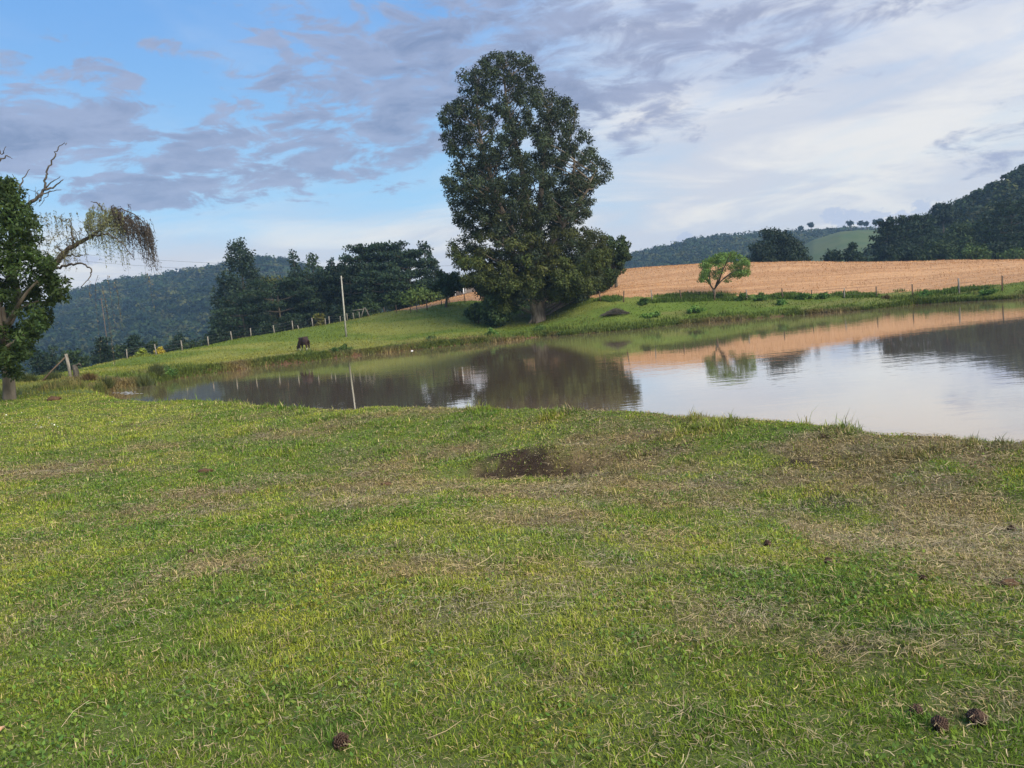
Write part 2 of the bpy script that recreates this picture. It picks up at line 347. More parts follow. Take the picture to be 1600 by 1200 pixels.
# field outline in plan: everything between the fence line and the crest (and a bit beyond)
fl = [(560,496,104),(601,488,103.5),(620,489,101.5),(642,487,99.5),(668,484,99),(690,476,103),(727,472,105),(800,472,102),(900,468,89),(955,467,83.5),(1019,469,82.5),(1075,468,82),(1116,468,81.5),(1184,467,80),(1223,465,79),(1300,464.5,77),(1370,462,75.5),(1426,460.5,74.5),(1500,457,72),(1566,450,69),(1640,446,67)]
FLX = np.array([at(*p)[0] for p in fl]); FLY = np.array([p[2] for p in fl], float)
FLX = np.concatenate([FLX, [70, 200]]); FLY = np.concatenate([FLY, [62, 50]])
o_ = np.argsort(FLX); FLX, FLY = FLX[o_], FLY[o_]
X_LEFT = at(566, 496, 104)[0]
def in_field(x, y):
    yy = np.interp(x, FLX, FLY) + (fbm(x * .6, y * .6, 40, 2) - .5) * .9
    t = x / np.maximum(y, 1)
    return (y > yy) & (y < 150) & (x < 150) & (x > X_LEFT + (y - 104) * .25) & (t > -0.25)

# straw-strewn and bare areas of the lawn, as ellipses in plan
def plan(u, v, ru, rv, wt, z=.75):
    c = onz(u, v, z); D = c[1]; return (c[0], c[1], ru * D / FPX, rv * D * D / (FPX * (CAMZ - z)), wt)
STRAW = [plan(*a) for a in [(860,725,150,14,1),(700,680,90,14,.8),(900,668,120,10,.7),(1350,690,220,16,.9),(1100,680,160,12,.7),(1000,705,420,36,.8),(1180,760,420,30,.8),(780,745,200,22,.8),(630,712,150,42,1),(120,712,150,22,.9),(880,792,150,22,1),(560,795,70,26,.8),(1230,800,330,55,1),(1420,700,260,36,.9),(1150,850,260,40,.8),(1460,930,200,60,.8),(1190,980,150,55,.8),(1350,1062,230,38,.9),
         (320,745,80,14,.9),(250,785,140,22,.8),(30,960,80,80,.6),(1560,1180,120,40,.7),(330,905,90,20,.7),(480,715,120,20,.6),(1100,1035,110,14,.7),(720,900,120,25,.6),(40,765,70,10,.5),(450,660,110,10,.6),(1500,830,150,60,.8),(640,640,200,8,.5),(560,1120,60,40,.4),(1000,740,120,20,.6)]]
BARE = [plan(*a) for a in [(805,696,66,15,.85),(880,698,60,13,.8),(1020,672,60,6,.7),(745,705,40,12,.5),(1310,740,100,12,.6),(1250,690,60,8,.6),(1545,745,50,12,.5),(560,690,60,8,.4),(1330,1060,90,18,.5)]]
def ell(lst, x, y):
    m = np.zeros_like(x)
    for cx, cy, rx, ry, wt in lst:
        m = np.maximum(m, wt * np.clip(1.35 - ((x - cx) / rx) ** 2 * .9 - ((y - cy) / ry) ** 2 * .9, 0, 1))
    return m
def straw_m(x, y):
    n = fbm(x * 1.1, y * 1.1, 60, 4); n2 = fbm(x * .45, y * .45, 66, 3)
    right = sstep(-2.0, 3.0, x - y * .02) * sstep(2.6, 5.5, y) * .30
    return np.clip((ell(STRAW, x, y) * .95 + right * 1.5) * (.45 + .55 * sstep(.35, .6, fbm(x * 4.5, y * 4.5, 61, 3))) * sstep(.27, .60, n) * 1.2 + sstep(.56, .72, n) * .3, 0, 1)
def bare_m(x, y):
    return np.clip(ell(BARE, x, y) * (.15 + 1.3 * sstep(.3, .6, fbm(x * 5.3, y * 7.3, 70, 3))), 0, 1)

def mixc(a, b_, f): return a * (1 - f[..., None]) + b_ * f[..., None]
def ground_color(x, y, d, z):
    sh = x.shape; n = fbm(x * .9, y * .9, 21, 4); nb = fbm(x * .08, y * .16, 22, 4)
    c = np.zeros(sh + (3,)) + np.array([.105, .135, .035])
    # pasture
    past = sstep(34, 42, y) 
    pc = mixc(np.array([.105, .145, .025]) + np.zeros(sh + (3,)), np.array([.18, .19, .045]), sstep(.42, .62, nb))
    pc = mixc(pc, np.array([.20, .165, .065]), sstep(.52, .66, fbm(x * .10, y * .35, 25, 3)) * .75 * sstep(12, 2, d))
    pc = mixc(pc, np.array([.06, .11, .02]), sstep(-30, 10, x) * .35)
    c = mixc(c, pc, past)
    sm = straw_m(x, y) * (1 - past); c = mixc(c, np.array([.17, .12, .07]), sm * .85)
    bm = bare_m(x, y) * (1 - past); c = mixc(c, np.array([.034, .024, .018]), bm)
    # red soil under the big tree
    q = ((x - 9) / 11) ** 2 + ((y - 89.5) / 3.0) ** 2; c = mixc(c, np.array([.13, .06, .035]), np.clip(1.2 - q, 0, 1) * sstep(.35, .6, fbm(x * .5, y * .5, 33)))
    # eroded bank and pond bed
    soil = mixc(np.zeros(sh + (3,)) + np.array([.12, .062, .036]), np.array([.075, .05, .03]), n)
    c = mixc(c, soil, sstep(.42, .2, d + (n - .5) * .7))
    # dirt where the path meets the left corner of the pond
    e = onz(118, 600, .9); q = ((x - e[0]) / 1.6) ** 2 + ((y - e[1]) / 2.2) ** 2; c = mixc(c, np.array([.19, .115, .07]), np.clip(1.2 - q, 0, 1) * .7)
    c = mixc(c, np.array([.05, .08, .025]), sstep(200, 260, y))
    return c * (.8 + .4 * n[..., None])
GC = ground_color(GX, GY, GD, GZ)
m_ground, b = new_mat('ground_turf'); P_ = pos(b); n1 = b.noise(P_, 9, 6, .65); n2 = b.noise(P_, 60, 4, .6)
c = b.mix(b.map(n1, .3, .7), b.mix(1.0, tint(b), (.72, .72, .72), 'MULTIPLY'), b.mix(1.0, tint(b), (1.25, 1.2, 1.15), 'MULTIPLY'))
finish(b, c, .95, b.m('ADD', n1, b.m('MULTIPLY', n2, .4)), .6, .05, .1)
m_field, b = new_mat('ripe_field'); P_ = pos(b)
mp = b.node('ShaderNodeMapping', {'Vector': P_, 'Scale': (.05, 2.2, 1.2)}); n1 = b.noise(mp.outputs[0], .55, 6, .65); n2 = b.noise(P_, 2.5, 5, .65)
c = b.mix(b.map(n1, .36, .64), (.34, .185, .095), (.49, .29, .155)); c = b.mix(b.map(n2, .4, .75, 0, .5), c, (.30, .165, .085))
finish(b, c, .95, n2, .8, .15, .05)
ny, nx = GX.shape
V = np.stack([GX, GY, GZ], -1).reshape(-1, 3)
I = (np.arange(ny - 1)[:, None] * nx + np.arange(nx - 1)[None, :]); Q = np.stack([I, I + 1, I + 1 + nx, I + nx], -1).reshape(-1, 4)
cx_ = (GX[:-1, :-1] + GX[1:, 1:]).ravel() / 2; cy_ = (GY[:-1, :-1] + GY[1:, 1:]).ravel() / 2
FM = in_field(cx_, cy_)
def sub(Qs):
    idx, inv = np.unique(Qs.ravel(), return_inverse=True); return idx, inv.reshape(-1, 4)
idx, q = sub(Q[~FM]); g = mesh_np('ground', V[idx], [q], m_ground, GC.reshape(-1, 3)[idx], True); tag(g, kind='structure')
idx, q = sub(Q[FM]); g = mesh_np('field', V[idx], [q], m_field, None, True); tag(g, kind='structure')

# ------------------------------------------------------------------ pond water
def build_water():
    m, b = new_mat('muddy_water'); P_ = pos(b)
    mp = b.node('ShaderNodeMapping', {'Vector': P_, 'Scale': (.55, 1.5, 1)}); mp.inputs['Rotation'].default_value = (0, 0, R(4))
    r1 = b.noise(mp.outputs[0], 2.4, 3, .5, .4); r2 = b.noise(mp.outputs[0], .5, 3, .5); r3 = b.noise(P_, 0.05, 2)
    calm = b.map(r3, .4, .62, .35, 1.0)
    h = b.m('MULTIPLY', b.m('ADD', r1, b.m('MULTIPLY', r2, 1.6)), calm)
    out = b.node('ShaderNodeOutputMaterial')
    bn = b.node('ShaderNodeBump', {'Strength': .22, 'Distance': .016, 'Height': h})
    c = b.mix(b.noise(P_, .12, 4), (.27, .185, .115), (.32, .22, .145))
    df = b.node('ShaderNodeBsdfDiffuse'); b.put(df.inputs['Color'], c); gl = b.node('ShaderNodeBsdfGlossy'); gl.inputs['Color'].default_value = (.99, .98, .955, 1); gl.inputs['Roughness'].default_value = .012
    fr = b.node('ShaderNodeFresnel', {'IOR': 1.36}); b.l.new(bn.outputs[0], gl.inputs['Normal'])
    f = b.map(fr.outputs[0], .02, .52, .03, .89, False); mx = b.node('ShaderNodeMixShader'); b.put(mx.inputs[0], f); b.l.new(df.outputs[0], mx.inputs[1]); b.l.new(gl.outputs[0], mx.inputs[2]); b.l.new(mx.outputs[0], out.inputs[0])
    x0, y0 = POND.min(0) - 1.2; x1, y1 = POND.max(0) + 1.2
    gx, gy = np.meshgrid(np.arange(x0, x1, 1.0), np.arange(y0, y1, 1.0)); sdv = pond_sd(gx, gy)
    V = np.stack([gx, gy, gx * 0], -1).reshape(-1, 3); ny, nx = gx.shape
    I = (np.arange(ny - 1)[:, None] * nx + np.arange(nx - 1)[None, :]); Q = np.stack([I, I + 1, I + 1 + nx, I + nx], -1).reshape(-1, 4)
    keep = sdv.ravel()[Q].min(1) < 1.0; idx, inv = np.unique(Q[keep].ravel(), return_inverse=True)
    tag(mesh_np('water', V[idx], [inv.reshape(-1, 4)], m, None, True), kind='structure')
build_water()

# ------------------------------------------------------------------ hills
def crown_cloud(C, Rad, n_each, leaf, cols, rg, flat=.8):
    """many tree crowns as leaf cards: C (k,3) centres, Rad (k,)"""
    k = len(C); tot = k * n_each; idx = np.repeat(np.arange(k), n_each)
    d = unit(rg.normal(size=(tot, 3))); d[:, 2] = np.where(d[:, 2] < -.25, -d[:, 2], d[:, 2])
    r = (.72 + .33 * rg.random(tot)) * (1 + .25 * np.sin(d[:, 0] * 5 + idx) * np.sin(d[:, 1] * 5 + idx * 1.7) + .12 * np.sin(d[:, 2] * 9 + idx))
    P = C[idx] + d * (Rad[idx] * r)[:, None] * np.array([1, 1, flat])
    D = unit(np.cross(d, rg.normal(size=(tot, 3))) + d * .2); S = unit(np.cross(D, d) + .22 * rg.normal(size=(tot, 3)))
    cc = cols[idx] * (.88 + .24 * rg.random((tot, 1)))
    L = leaf * (.7 + .6 * rg.random(tot)) * (Rad[idx] / Rad.mean()) ** .5
    v, q, c3 = cards(P - D * L[:, None] * .4, D, S, L, L * .75, cc)
    return v, q, c3
def make_hill(name, ridge, Yf, Yr, zf, mat, forest=None, seed=1, prof=1.0):
    rg = np.random.default_rng(seed); us = np.array([p[0] for p in ridge], float)
    W = np.array([at(u, v, Y)  for (u, v, Y) in [(p[0], p[1], p[2] if len(p) > 2 else Yr) for p in ridge]])
    # along-ridge parameter: tangent of the bearing
    tr = W[:, 0] / W[:, 1]; zr = W[:, 2]; Yrr = W[:, 1]
    def surf(s, t):
        zt = np.interp(s, tr, zr); yr = np.interp(s, tr, Yrr)
        Y = Yf + (yr - Yf) * t; prf = np.where(t < 1, sstep(0, 1, np.clip(t, 0, 1)) * (1 - prof * .3) + np.clip(t, 0, 1) * prof * .3, 1 - (t - 1) * 1.2)
        z = zf + (zt - zf) * prf; X = s * Y
        k = np.clip(1 - np.abs(t - 1) * 3, 0, 1)
        z = z + (1 - k) * (fbm(X * .012, Y * .012, seed, 3) - .5) * (zt - zf) * .35 * np.clip(t * 3, 0, 1)
        return np.stack([X, Y, z], -1)
    S, T = np.meshgrid(np.linspace(tr[0], tr[-1], 160), np.linspace(0, 1.5, 50)); V = surf(S, T)
    ny, nx = S.shape; I = (np.arange(ny - 1)[:, None] * nx + np.arange(nx - 1)[None, :]); Q = np.stack([I, I + 1, I + 1 + nx, I + nx], -1).reshape(-1, 4)
    o = mesh_np(name, V.reshape(-1, 3), [Q], mat, None, True); tag(o, kind='structure')
    if forest:
        k, rad, ne, leaf, cols = forest[:5]; tmin = forest[5] if len(forest) > 5 else 0.0
        s = rg.uniform(tr[0], tr[-1], k); t = tmin + (1.06 - tmin) * rg.random(k) ** .8
        P = surf(s, t); Rd = rad * (.6 + .8 * rg.random(k) ** 1.5)
        P[:, 2] += Rd * .25 - rad * np.where(t > .93, .9, .2)
        cols = np.array(cols)[rg.integers(0, len(cols), k)] * (.65 + .7 * rg.random((k, 1)))
        v, q, c3 = crown_cloud(P, Rd, ne, leaf, cols, rg)
        tag(mesh_np('hill_forest', v, [q], M_LEAF, c3), forest[6], 'forest', None, 'stuff')
    return surf, tr
m_hillf, b = new_mat('forest_floor'); n = b.noise(pos(b), .08, 6, .7); finish(b, b.mix(b.map(n, .35, .65), (.018, .035, .014), (.05, .075, .026)), .95, n, 1, 3, .05)
m_hillg, b = new_mat('hill_pasture'); n = b.noise(pos(b), .02, 6, .7); finish(b, b.mix(b.map(n, .35, .65), (.055, .085, .032), (.09, .105, .045)), .95, n, .5, 2, .05)
FC = [(.014, .030, .012), (.022, .044, .014), (.036, .056, .017), (.010, .022, .011), (.055, .064, .02)]
make_hill('hill', [(-420,560),(-100,530),(60,486),(125,461),(180,448),(217,443),(265,437),(305,429),(345,423),(400,411),(440,411),(480,424),(520,440),(600,448),(680,452),(760,460),(860,475),(950,490)], 360, 900, -9, m_hillf,
          (9000, 6.0, 60, 2.3, FC, 0.0, 'forest covering the long blue hill behind the left pasture'), 11)
make_hill('hill', [(700,455),(860,440),(952,420),(987,403),(1009,398),(1042,390),(1075,382),(1097,377),(1119,375),(1162,373),(1200,370),(1235,368),(1272,364),(1312,360),(1350,362),(1420,370),(1500,395)], 420, 820, -8, m_hillf,
          (6500, 5.6, 56, 2.3, FC, 0.0, 'forest covering the low hill right of the tall tree'), 12)
make_hill('hill', [(1180,420),(1230,396),(1270,375),(1312,363),(1340,360),(1370,360),(1430,352),(1500,350),(1600,360)], 330, 640, -8, m_hillg, None, 13)
make_hill('hill', [(1330,420),(1370,395),(1400,378),(1440,365),(1470,345),(1487,330),(1512,318),(1537,305),(1575,286),(1600,270),(1680,230),(1800,190),(2000,170),(2400,210)], 185, 290, -6, m_hillf,
          (3800, 3.0, 110, 1.0, FC, 0.05, 'dark forest climbing the steep hill at the right edge'), 14)

# ------------------------------------------------------------------ trees
def leaf_clumps(clumps, leafL, leafW, rg, droop=.2, shell=.45):
    """clumps: list of (centre, (rx,ry,rz), n, colour)"""
    v, q, c = [], [], []; off = 0
    for (C, rr, n, col) in clumps:
        d = unit(rg.normal(size=(n, 3))); r = rg.random(n) ** shell
        P = np.asarray(C) + d * r[:, None] * np.asarray(rr)
        D = unit(np.cross(d, rg.normal(size=(n, 3))) * .8 + d * .3 + rg.normal(size=(n, 3)) * .35 + np.array([0, 0, -droop])); S = unit(np.cross(D, unit(d + np.array([0, 0, .25]) + rg.normal(size=(n, 3)) * .38)))
        L = leafL * (.6 + .8 * rg.random(n)); W = leafW * (.6 + .8 * rg.random(n))
        cc = np.asarray(col) * (.7 + .6 * rg.random((n, 1))) * (1 + .15 * (rg.random((n, 3)) - .5))
        a, b_, c3 = cards(P, D, S, L, W, cc); v.append(a); q.append(b_ + off); c.append(c3); off += len(a)
    return np.vstack(v), np.vstack(q), np.vstack(c)
def bend_path(a, b_, n, amp, rg, sag=0.0):
    a, b_ = np.asarray(a, float), np.asarray(b_, float); t = np.linspace(0, 1, n)[:, None]
    p = a + (b_ - a) * t; w = rg.normal(size=(3,)) * amp; w2 = rg.normal(size=(3,)) * amp * .5
    p = p + np.sin(t * np.pi) * w + np.sin(t * 2 * np.pi) * w2; p[:, 2:] += np.sin(t * np.pi) * sag
    return p
def tree(name, base, top, width, kind, label, cat='tree', group=None, n=5000, seed=0, col=(.05, .08, .025), leaf=(.34, .22), bark=None, lean=0.0):
    """base (x,y,z); top height z; width in m"""
    rg = np.random.default_rng(seed); base = np.asarray(base, float); H = top - base[2]; W = width / 2
    root = empty(name, base, label, cat, group); G = Geo(); clumps = []; col = np.array(col)
    if kind == 'araucaria':
        col = col * (.75 + .65 * rg.random()); nl = max(5, int(H / 2.3)); G.tube(bend_path([0, 0, -.5], [lean, 0, H * .93], 8, H * .008, rg), np.linspace(.035 * H * .55, .08, 8), 7)
        for i in range(nl):
            f = .34 + .62 * i / (nl - 1); z = H * f; r = W * (.55 + .45 * math.sin(min(1, (f - .3) / .45) * math.pi / 2)) * (1 if f < .8 else 1 - (f - .8) * 2.2)
            m = int(7 + 3 * rg.random())
            for j in range(m):
                a = j * 2 * math.pi / m + i * 1.1 + rg.normal() * .2; rr = r * (.75 + .3 * rg.random()); up = H * (.02 + .05 * f) + r * .12
                tip = np.array([math.cos(a) * rr, math.sin(a) * rr, z + up]); pth = bend_path([lean * f, 0, z], tip, 4, .1, rg, -.15)
                G.tube(pth, np.linspace(.07, .03, 4), 4, cap=False)
                for g_ in (1.0, .62): clumps.append((pth[0] * (1 - g_) + tip * g_, (rr * .27 + .25, rr * .27 + .25, .22 + .013 * H), 1, col * (.8 + .4 * rg.random())))
        clumps.append((np.array([lean, 0, H * .95]), (W * .35, W * .35, H * .04), 3, col))
    elif kind == 'cone':
        col = col * (.8 + .5 * rg.random())
        G.tube(bend_path([0, 0, -.5], [lean, 0, H * .98], 9, H * .01, rg), np.linspace(.022 * H, .05, 9), 7)
        m = int(60 + H * 2)
        for i in range(m):
            f = .12 + .86 * (i + rg.random()) / m; env = W * min(1.0, (1 - f) ** .62 * 1.25 + .10) * (.75 if f < .2 else 1); a = rg.random() * 6.28; rr = env * (.35 + .6 * rg.random() ** .6)
            c_ = np.array([math.cos(a) * rr + lean * f, math.sin(a) * rr, H * f]); s_ = (.5 + .55 * (1 - f)) * W * .32
            clumps.append((c_, (s_, s_, s_ * 1.3), 1, col * (.72 + .55 * rg.random())))
            if i % 3 == 0: G.tube(bend_path([lean * f, 0, H * f - rr * .7], c_, 4, .1, rg), np.linspace(.07, .02, 4), 4, cap=False)
    else:
        lo = {'round': .16, 'airy': .22, 'bush': .04, 'umbrella': .62}[kind]
        fork = H * (lo + .08); tr_top = np.array([lean, 0, fork + H * .12])
        G.tube(bend_path([0, 0, -.3], tr_top, 6, H * .012, rg), np.linspace(.03 * H + .03, .02 * H + .015, 6), 7)
        m = {'round': 46, 'airy': 40, 'bush': 26, 'umbrella': 16}[kind]; k = 0
        for i in range(m * 3):
            if k >= m: break
            d = unit(rg.normal(size=3)); r = rg.random() ** .45; zc = H * (lo + 1) / 2; hz = H * (1 - lo) / 2
            wob = 1 + .22 * math.sin(3 * math.atan2(d[1], d[0]) + seed) + .16 * math.sin(5 * d[2] + seed * 2)
            c_ = np.array([d[0] * W * r * .82 * wob + lean, d[1] * W * r * .82 * wob, zc + d[2] * hz * r * .86])
            if kind == 'round' and d[2] < -.75: continue
            k += 1; s_ = W * (.24 + .14 * rg.random()) * (1.15 if kind != 'airy' else .8)
            clumps.append((c_, (s_, s_, s_ * (.75 if kind != 'umbrella' else .45)), 1, col * (.72 + .55 * rg.random())))
            if i % 2 == 0:
                st = tr_top * np.array([1, 1, .75 + .25 * rg.random()]); G.tube(bend_path(st, c_, 5, W * .06, rg, -W * .05), np.linspace(.010 * H + .02, .012, 5), 5, cap=False)
    vol = np.array([c_[1][0] * c_[1][2] * (c_[2]) for c_ in clumps]); vol = vol / vol.sum() * n
    clumps = [(c_[0], c_[1], max(6, int(vv)), c_[3]) for c_, vv in zip(clumps, vol)]
    G.build('trunk', bark or M_BARK, root)
    v, q, c3 = leaf_clumps(clumps, leaf[0], leaf[1], rg); mesh_np('crown', v, [q], M_LEAF, c3, parent=root)
    return root
H_FAR = 9.0
def tree_px(name, u, v, wpx, Y, kind, label, group=None, **kw):
    T = at(u, v, Y); z = float(ground_z(np.array([T[0]]), np.array([Y]))[0]) if Y < 215 else T[2] - H_FAR
    kw.pop('bz', None); k = Y / 761.0
    kw.setdefault('leaf', (k * 2.6, k * 1.6)); return tree(name, (T[0], Y, z), T[2], wpx * Y / FPX, kind, label, group=group, **kw)

DG, MG, OG, BG_ = (.020, .036, .020), (.035, .058, .022), (.075, .085, .03), (.024, .040, .026)
GF = 'trees of the dark wood behind the pasture fence'
wood = [
 (370,374,86,170,'cone','tall dark cone-shaped eucalyptus at the left end of the wood',BG_,12000),
 (348,432,64,176,'cone','lower dark eucalyptus against the left side of the tall cone-shaped one',BG_,6000),
 (396,452,60,172,'cone','dark eucalyptus against the right foot of the tall cone-shaped one',BG_,4000),
 (426,416,66,192,'round','olive round-crowned tree just right of the tall cone-shaped eucalyptus',OG,5000),
 (432,447,112,152,'araucaria','broad dark araucaria low at the left front of the wood',DG,7000),
 (376,474,84,150,'araucaria','low dark araucaria leftmost along the fence',DG,4500),
 (457,389,34,205,'cone','slim eucalyptus top leftmost of the row rising behind the wood',BG_,3000),
 (487,394,48,205,'cone','olive-tipped eucalyptus top second in the row behind the wood',MG,3500),
 (517,402,34,208,'cone','small eucalyptus top in the gap behind the wood',BG_,2500),
 (538,396,46,200,'cone','wide eucalyptus top left of the flat-topped araucarias',BG_,3500),
 (505,418,76,185,'round','mid green rounded tree in the middle of the wood',MG,5000),
 (466,416,60,190,'round','rounded dark tree below the slim eucalyptus tops',DG,4500),
 (492,436,112,158,'araucaria','araucaria with layered branches left of the grey pole',DG,7000),
 (545,424,100,156,'araucaria','layered araucaria directly behind the grey pole top',DG,7000),
 (574,393,84,170,'araucaria','tall flat-topped araucaria left of the pair crowning the wood',DG,8000),
 (606,391,92,172,'araucaria','tall flat-topped araucaria right of the pair crowning the wood',DG,8000),
 (620,384,34,195,'cone','narrow eucalyptus tip above the flat-topped araucarias',BG_,2500),
 (636,402,72,165,'araucaria','araucaria with long bare side limbs at the right of the wood',DG,6500),
 (661,377,44,185,'cone','tallest airy eucalyptus at the right end of the wood',BG_,3400),
 (676,404,44,180,'cone','short eucalyptus beside the tallest airy one',BG_,2800),
 (596,430,90,150,'araucaria','lower araucaria in front of the flat-topped pair',DG,6000),
 (654,449,64,138,'round','bright green rounded tree above the strip of ripe field',(.075,.115,.03),3500),
 (621,457,46,142,'bush','dark leafy bush left of the bright green rounded tree',MG,2200),
 (572,470,60,142,'round','low green tree at the foot of the araucarias',MG,2400),
 (496,482,24,134,'bush','yellow-green bush at the wood edge behind the fence',(.12,.12,.03),1200),
 (530,476,50,142,'round','shaded low tree right of the yellow-green bush',DG,2200),
 (455,486,54,140,'round','shaded low tree left of the yellow-green bush',DG,2200),
 (410,498,44,138,'round','small shaded tree behind the fence below the broad araucaria',DG,2000),
 (672,432,60,165,'round','dark rounded tree closing the right end of the wood behind the forked tree',DG,3500),
 (552,412,60,172,'round','dark rounded tree filling the wood behind the pole top',DG,3500),
 (345,494,50,145,'round','small shaded tree below the cone-shaped eucalyptus',DG,2200),
]
for i, (u, v, w, Y, k, lab, c, n) in enumerate(wood):
    Y *= .86
    tree_px('araucaria_tree' if k == 'araucaria' else 'eucalyptus_tree' if k == 'cone' else 'bush' if k == 'bush' else 'broadleaf_tree', u, v, w, Y, k, lab, GF, n=n, seed=100 + i, col=c)
GV = 'small trees in the valley below the left hill'
for i, (u, v, w, Y, lab) in enumerate([
 (62,531,46,150,'dark valley tree half hidden behind the left trunk'),(108,536,50,150,'low dark valley tree left of the broken corner post'),(155,516,38,155,'dark round valley tree under the hanging willow strands'),
 (182,534,36,160,'short valley tree between two taller round ones'),(205,515,40,165,'round valley tree left of the yellow-flowered shrub'),(237,526,24,160,'small pointed valley tree behind the fence'),
 (272,512,40,165,'round valley tree with an even dark crown, standing alone'),(305,521,52,160,'wide low valley tree nearest the dark wood'),(330,508,36,168,'valley tree touching the left end of the dark wood')]):
    tree_px('broadleaf_tree', u, v, w, Y * .8, 'round', lab, GV, n=3000, seed=200 + i, col=[DG, MG][i % 2])
GR = 'trees beyond the ripe field'
for i, (u, v, w, Y, k, lab, c, n) in enumerate([
 (1208,348,80,235,'round','large dense round tree standing alone beyond the field',BG_,9000),
 (1190,372,50,230,'round','lower dark tree against the left side of the large round one',BG_,3500),(1240,372,50,238,'round','lower dark tree against the right side of the large round one',BG_,3500),
 (1262,392,36,240,'bush','low shrubby tree right of the large round one',MG,1800),(1300,386,36,240,'round','small round tree below the grassy hill',DG,2400),(1332,377,34,240,'round','taller round tree below the grassy hill',DG,3000),
 (1386,352,44,262,'araucaria','umbrella-topped araucaria at the left end of the right-hand wood',DG,3500),(1412,345,50,268,'araucaria','second umbrella-topped araucaria of the right-hand wood',DG,4000),(1438,343,40,272,'araucaria','third umbrella-topped araucaria of the right-hand wood',DG,3500),
 (1384,378,50,236,'round','dark round tree leftmost in the front row of the right-hand wood',DG,3500),(1420,376,60,240,'round','wide dark tree second in the front row of the right-hand wood',DG,4000),(1462,370,64,238,'round','mid green tree third in the front row of the right-hand wood',MG,4000),
 (1472,316,42,330,'round','round tree standing proud on the shoulder of the steep hill',BG_,4500),(1492,345,70,250,'round','tall mid green tree in the centre of the right-hand wood',MG,5000),(1535,335,80,252,'round','tall broad tree right of centre in the right-hand wood',(.05,.078,.026),6000),
 (1580,322,84,245,'araucaria','tall dark layered araucaria near the right edge',DG,6000),(1517,380,52,214,'round','bright rounded shrub-like tree at the top of the field',(.06,.10,.028),3500),(1560,372,50,222,'round','dark tree between the two bright rounded ones',DG,3500),
 (1592,386,66,208,'round','bright rounded tree at the right edge of the field top',(.06,.10,.028),3500),(1440,392,34,222,'bush','low bush on the field crest left of the bright rounded tree',MG,1800),(1630,340,90,235,'round','big tree at the very right edge, mostly out of frame',MG,5000)]):
    tree_px('araucaria_tree' if k == 'araucaria' else 'bush' if k == 'bush' else 'broadleaf_tree', u, v, w, Y * .72, k, lab, GR, n=n, seed=300 + i, col=c)
GK = 'small umbrella trees along the far ridges'
for i, (u, v, w, Y, vb, lab) in enumerate([
 (1251,354,8,700,364,'single tiny tree on the far ridge above the low round trees'),(1267,348,10,700,360,'taller tiny tree on the ridge left of the grassy hilltop'),(1329,345,9,640,358,'ridge tree on the grassy hilltop, leftmost of its row'),
 (1345,345,8,640,359,'ridge tree left of the close pair on the grassy hilltop'),(1353,346,7,640,360,'ridge tree in the close pair on the grassy hilltop'),(1367,343,7,640,360,'ridge tree just right of the close pair on the grassy hilltop'),
 (1376,340,9,640,359,'taller ridge tree where the grassy hilltop meets the wood'),(1390,339,8,640,360,'ridge tree above the first umbrella-topped araucaria'),
 (1527,300,9,290,312,'ridge tree lowest on the steep hill skyline'),(1551,284,14,290,298,'broad ridge tree halfway up the steep hill skyline'),(1571,272,9,290,288,'ridge tree high on the steep hill skyline'),(1581,267,8,290,283,'ridge tree second from the top of the steep skyline'),(1596,261,10,290,275,'topmost ridge tree at the right edge of the picture')]):
    B = at(u, vb + 4, Y); T = at(u, v, Y)
    tree('ridge_tree', (T[0], Y, B[2]), T[2], w * Y / FPX, 'umbrella', lab, 'tree', GK, n=700, seed=400 + i, col=DG, leaf=(Y / 520, Y / 850))
# trees near the big one
tree_px('broadleaf_tree', 690, 414, 64, 98, 'airy', 'small dark tree with a forked leaning trunk left of the tall eucalyptus', n=5200, seed=501, col=MG, lean=.6)
tree_px('broadleaf_tree', 957, 364, 60, 93, 'airy', 'dark broadleaf tree growing against the right side of the tall eucalyptus', n=7000, seed=502, col=(.035,.055,.02))
tree_px('broadleaf_tree', 932, 412, 58, 89, 'bush', 'bushy green tree under the right side of the tall eucalyptus', n=4300, seed=506, col=(.04,.062,.02))
tree_px('bush', 775, 459, 66, 83, 'bush', 'large grey-green bush at the left foot of the tall eucalyptus', n=5500, seed=503, col=(.045,.075,.03))
tree_px('bush', 745, 474, 44, 85, 'bush', 'smaller grey-green bush leftmost at the foot of the tall eucalyptus', n=2500, seed=504, col=(.045,.075,.03))

tree_px('bush', 944, 420, 30, 91.5, 'bush', 'dark bush reaching the ground right of the tall eucalyptus', n=2600, seed=507, col=(.03,.05,.02))
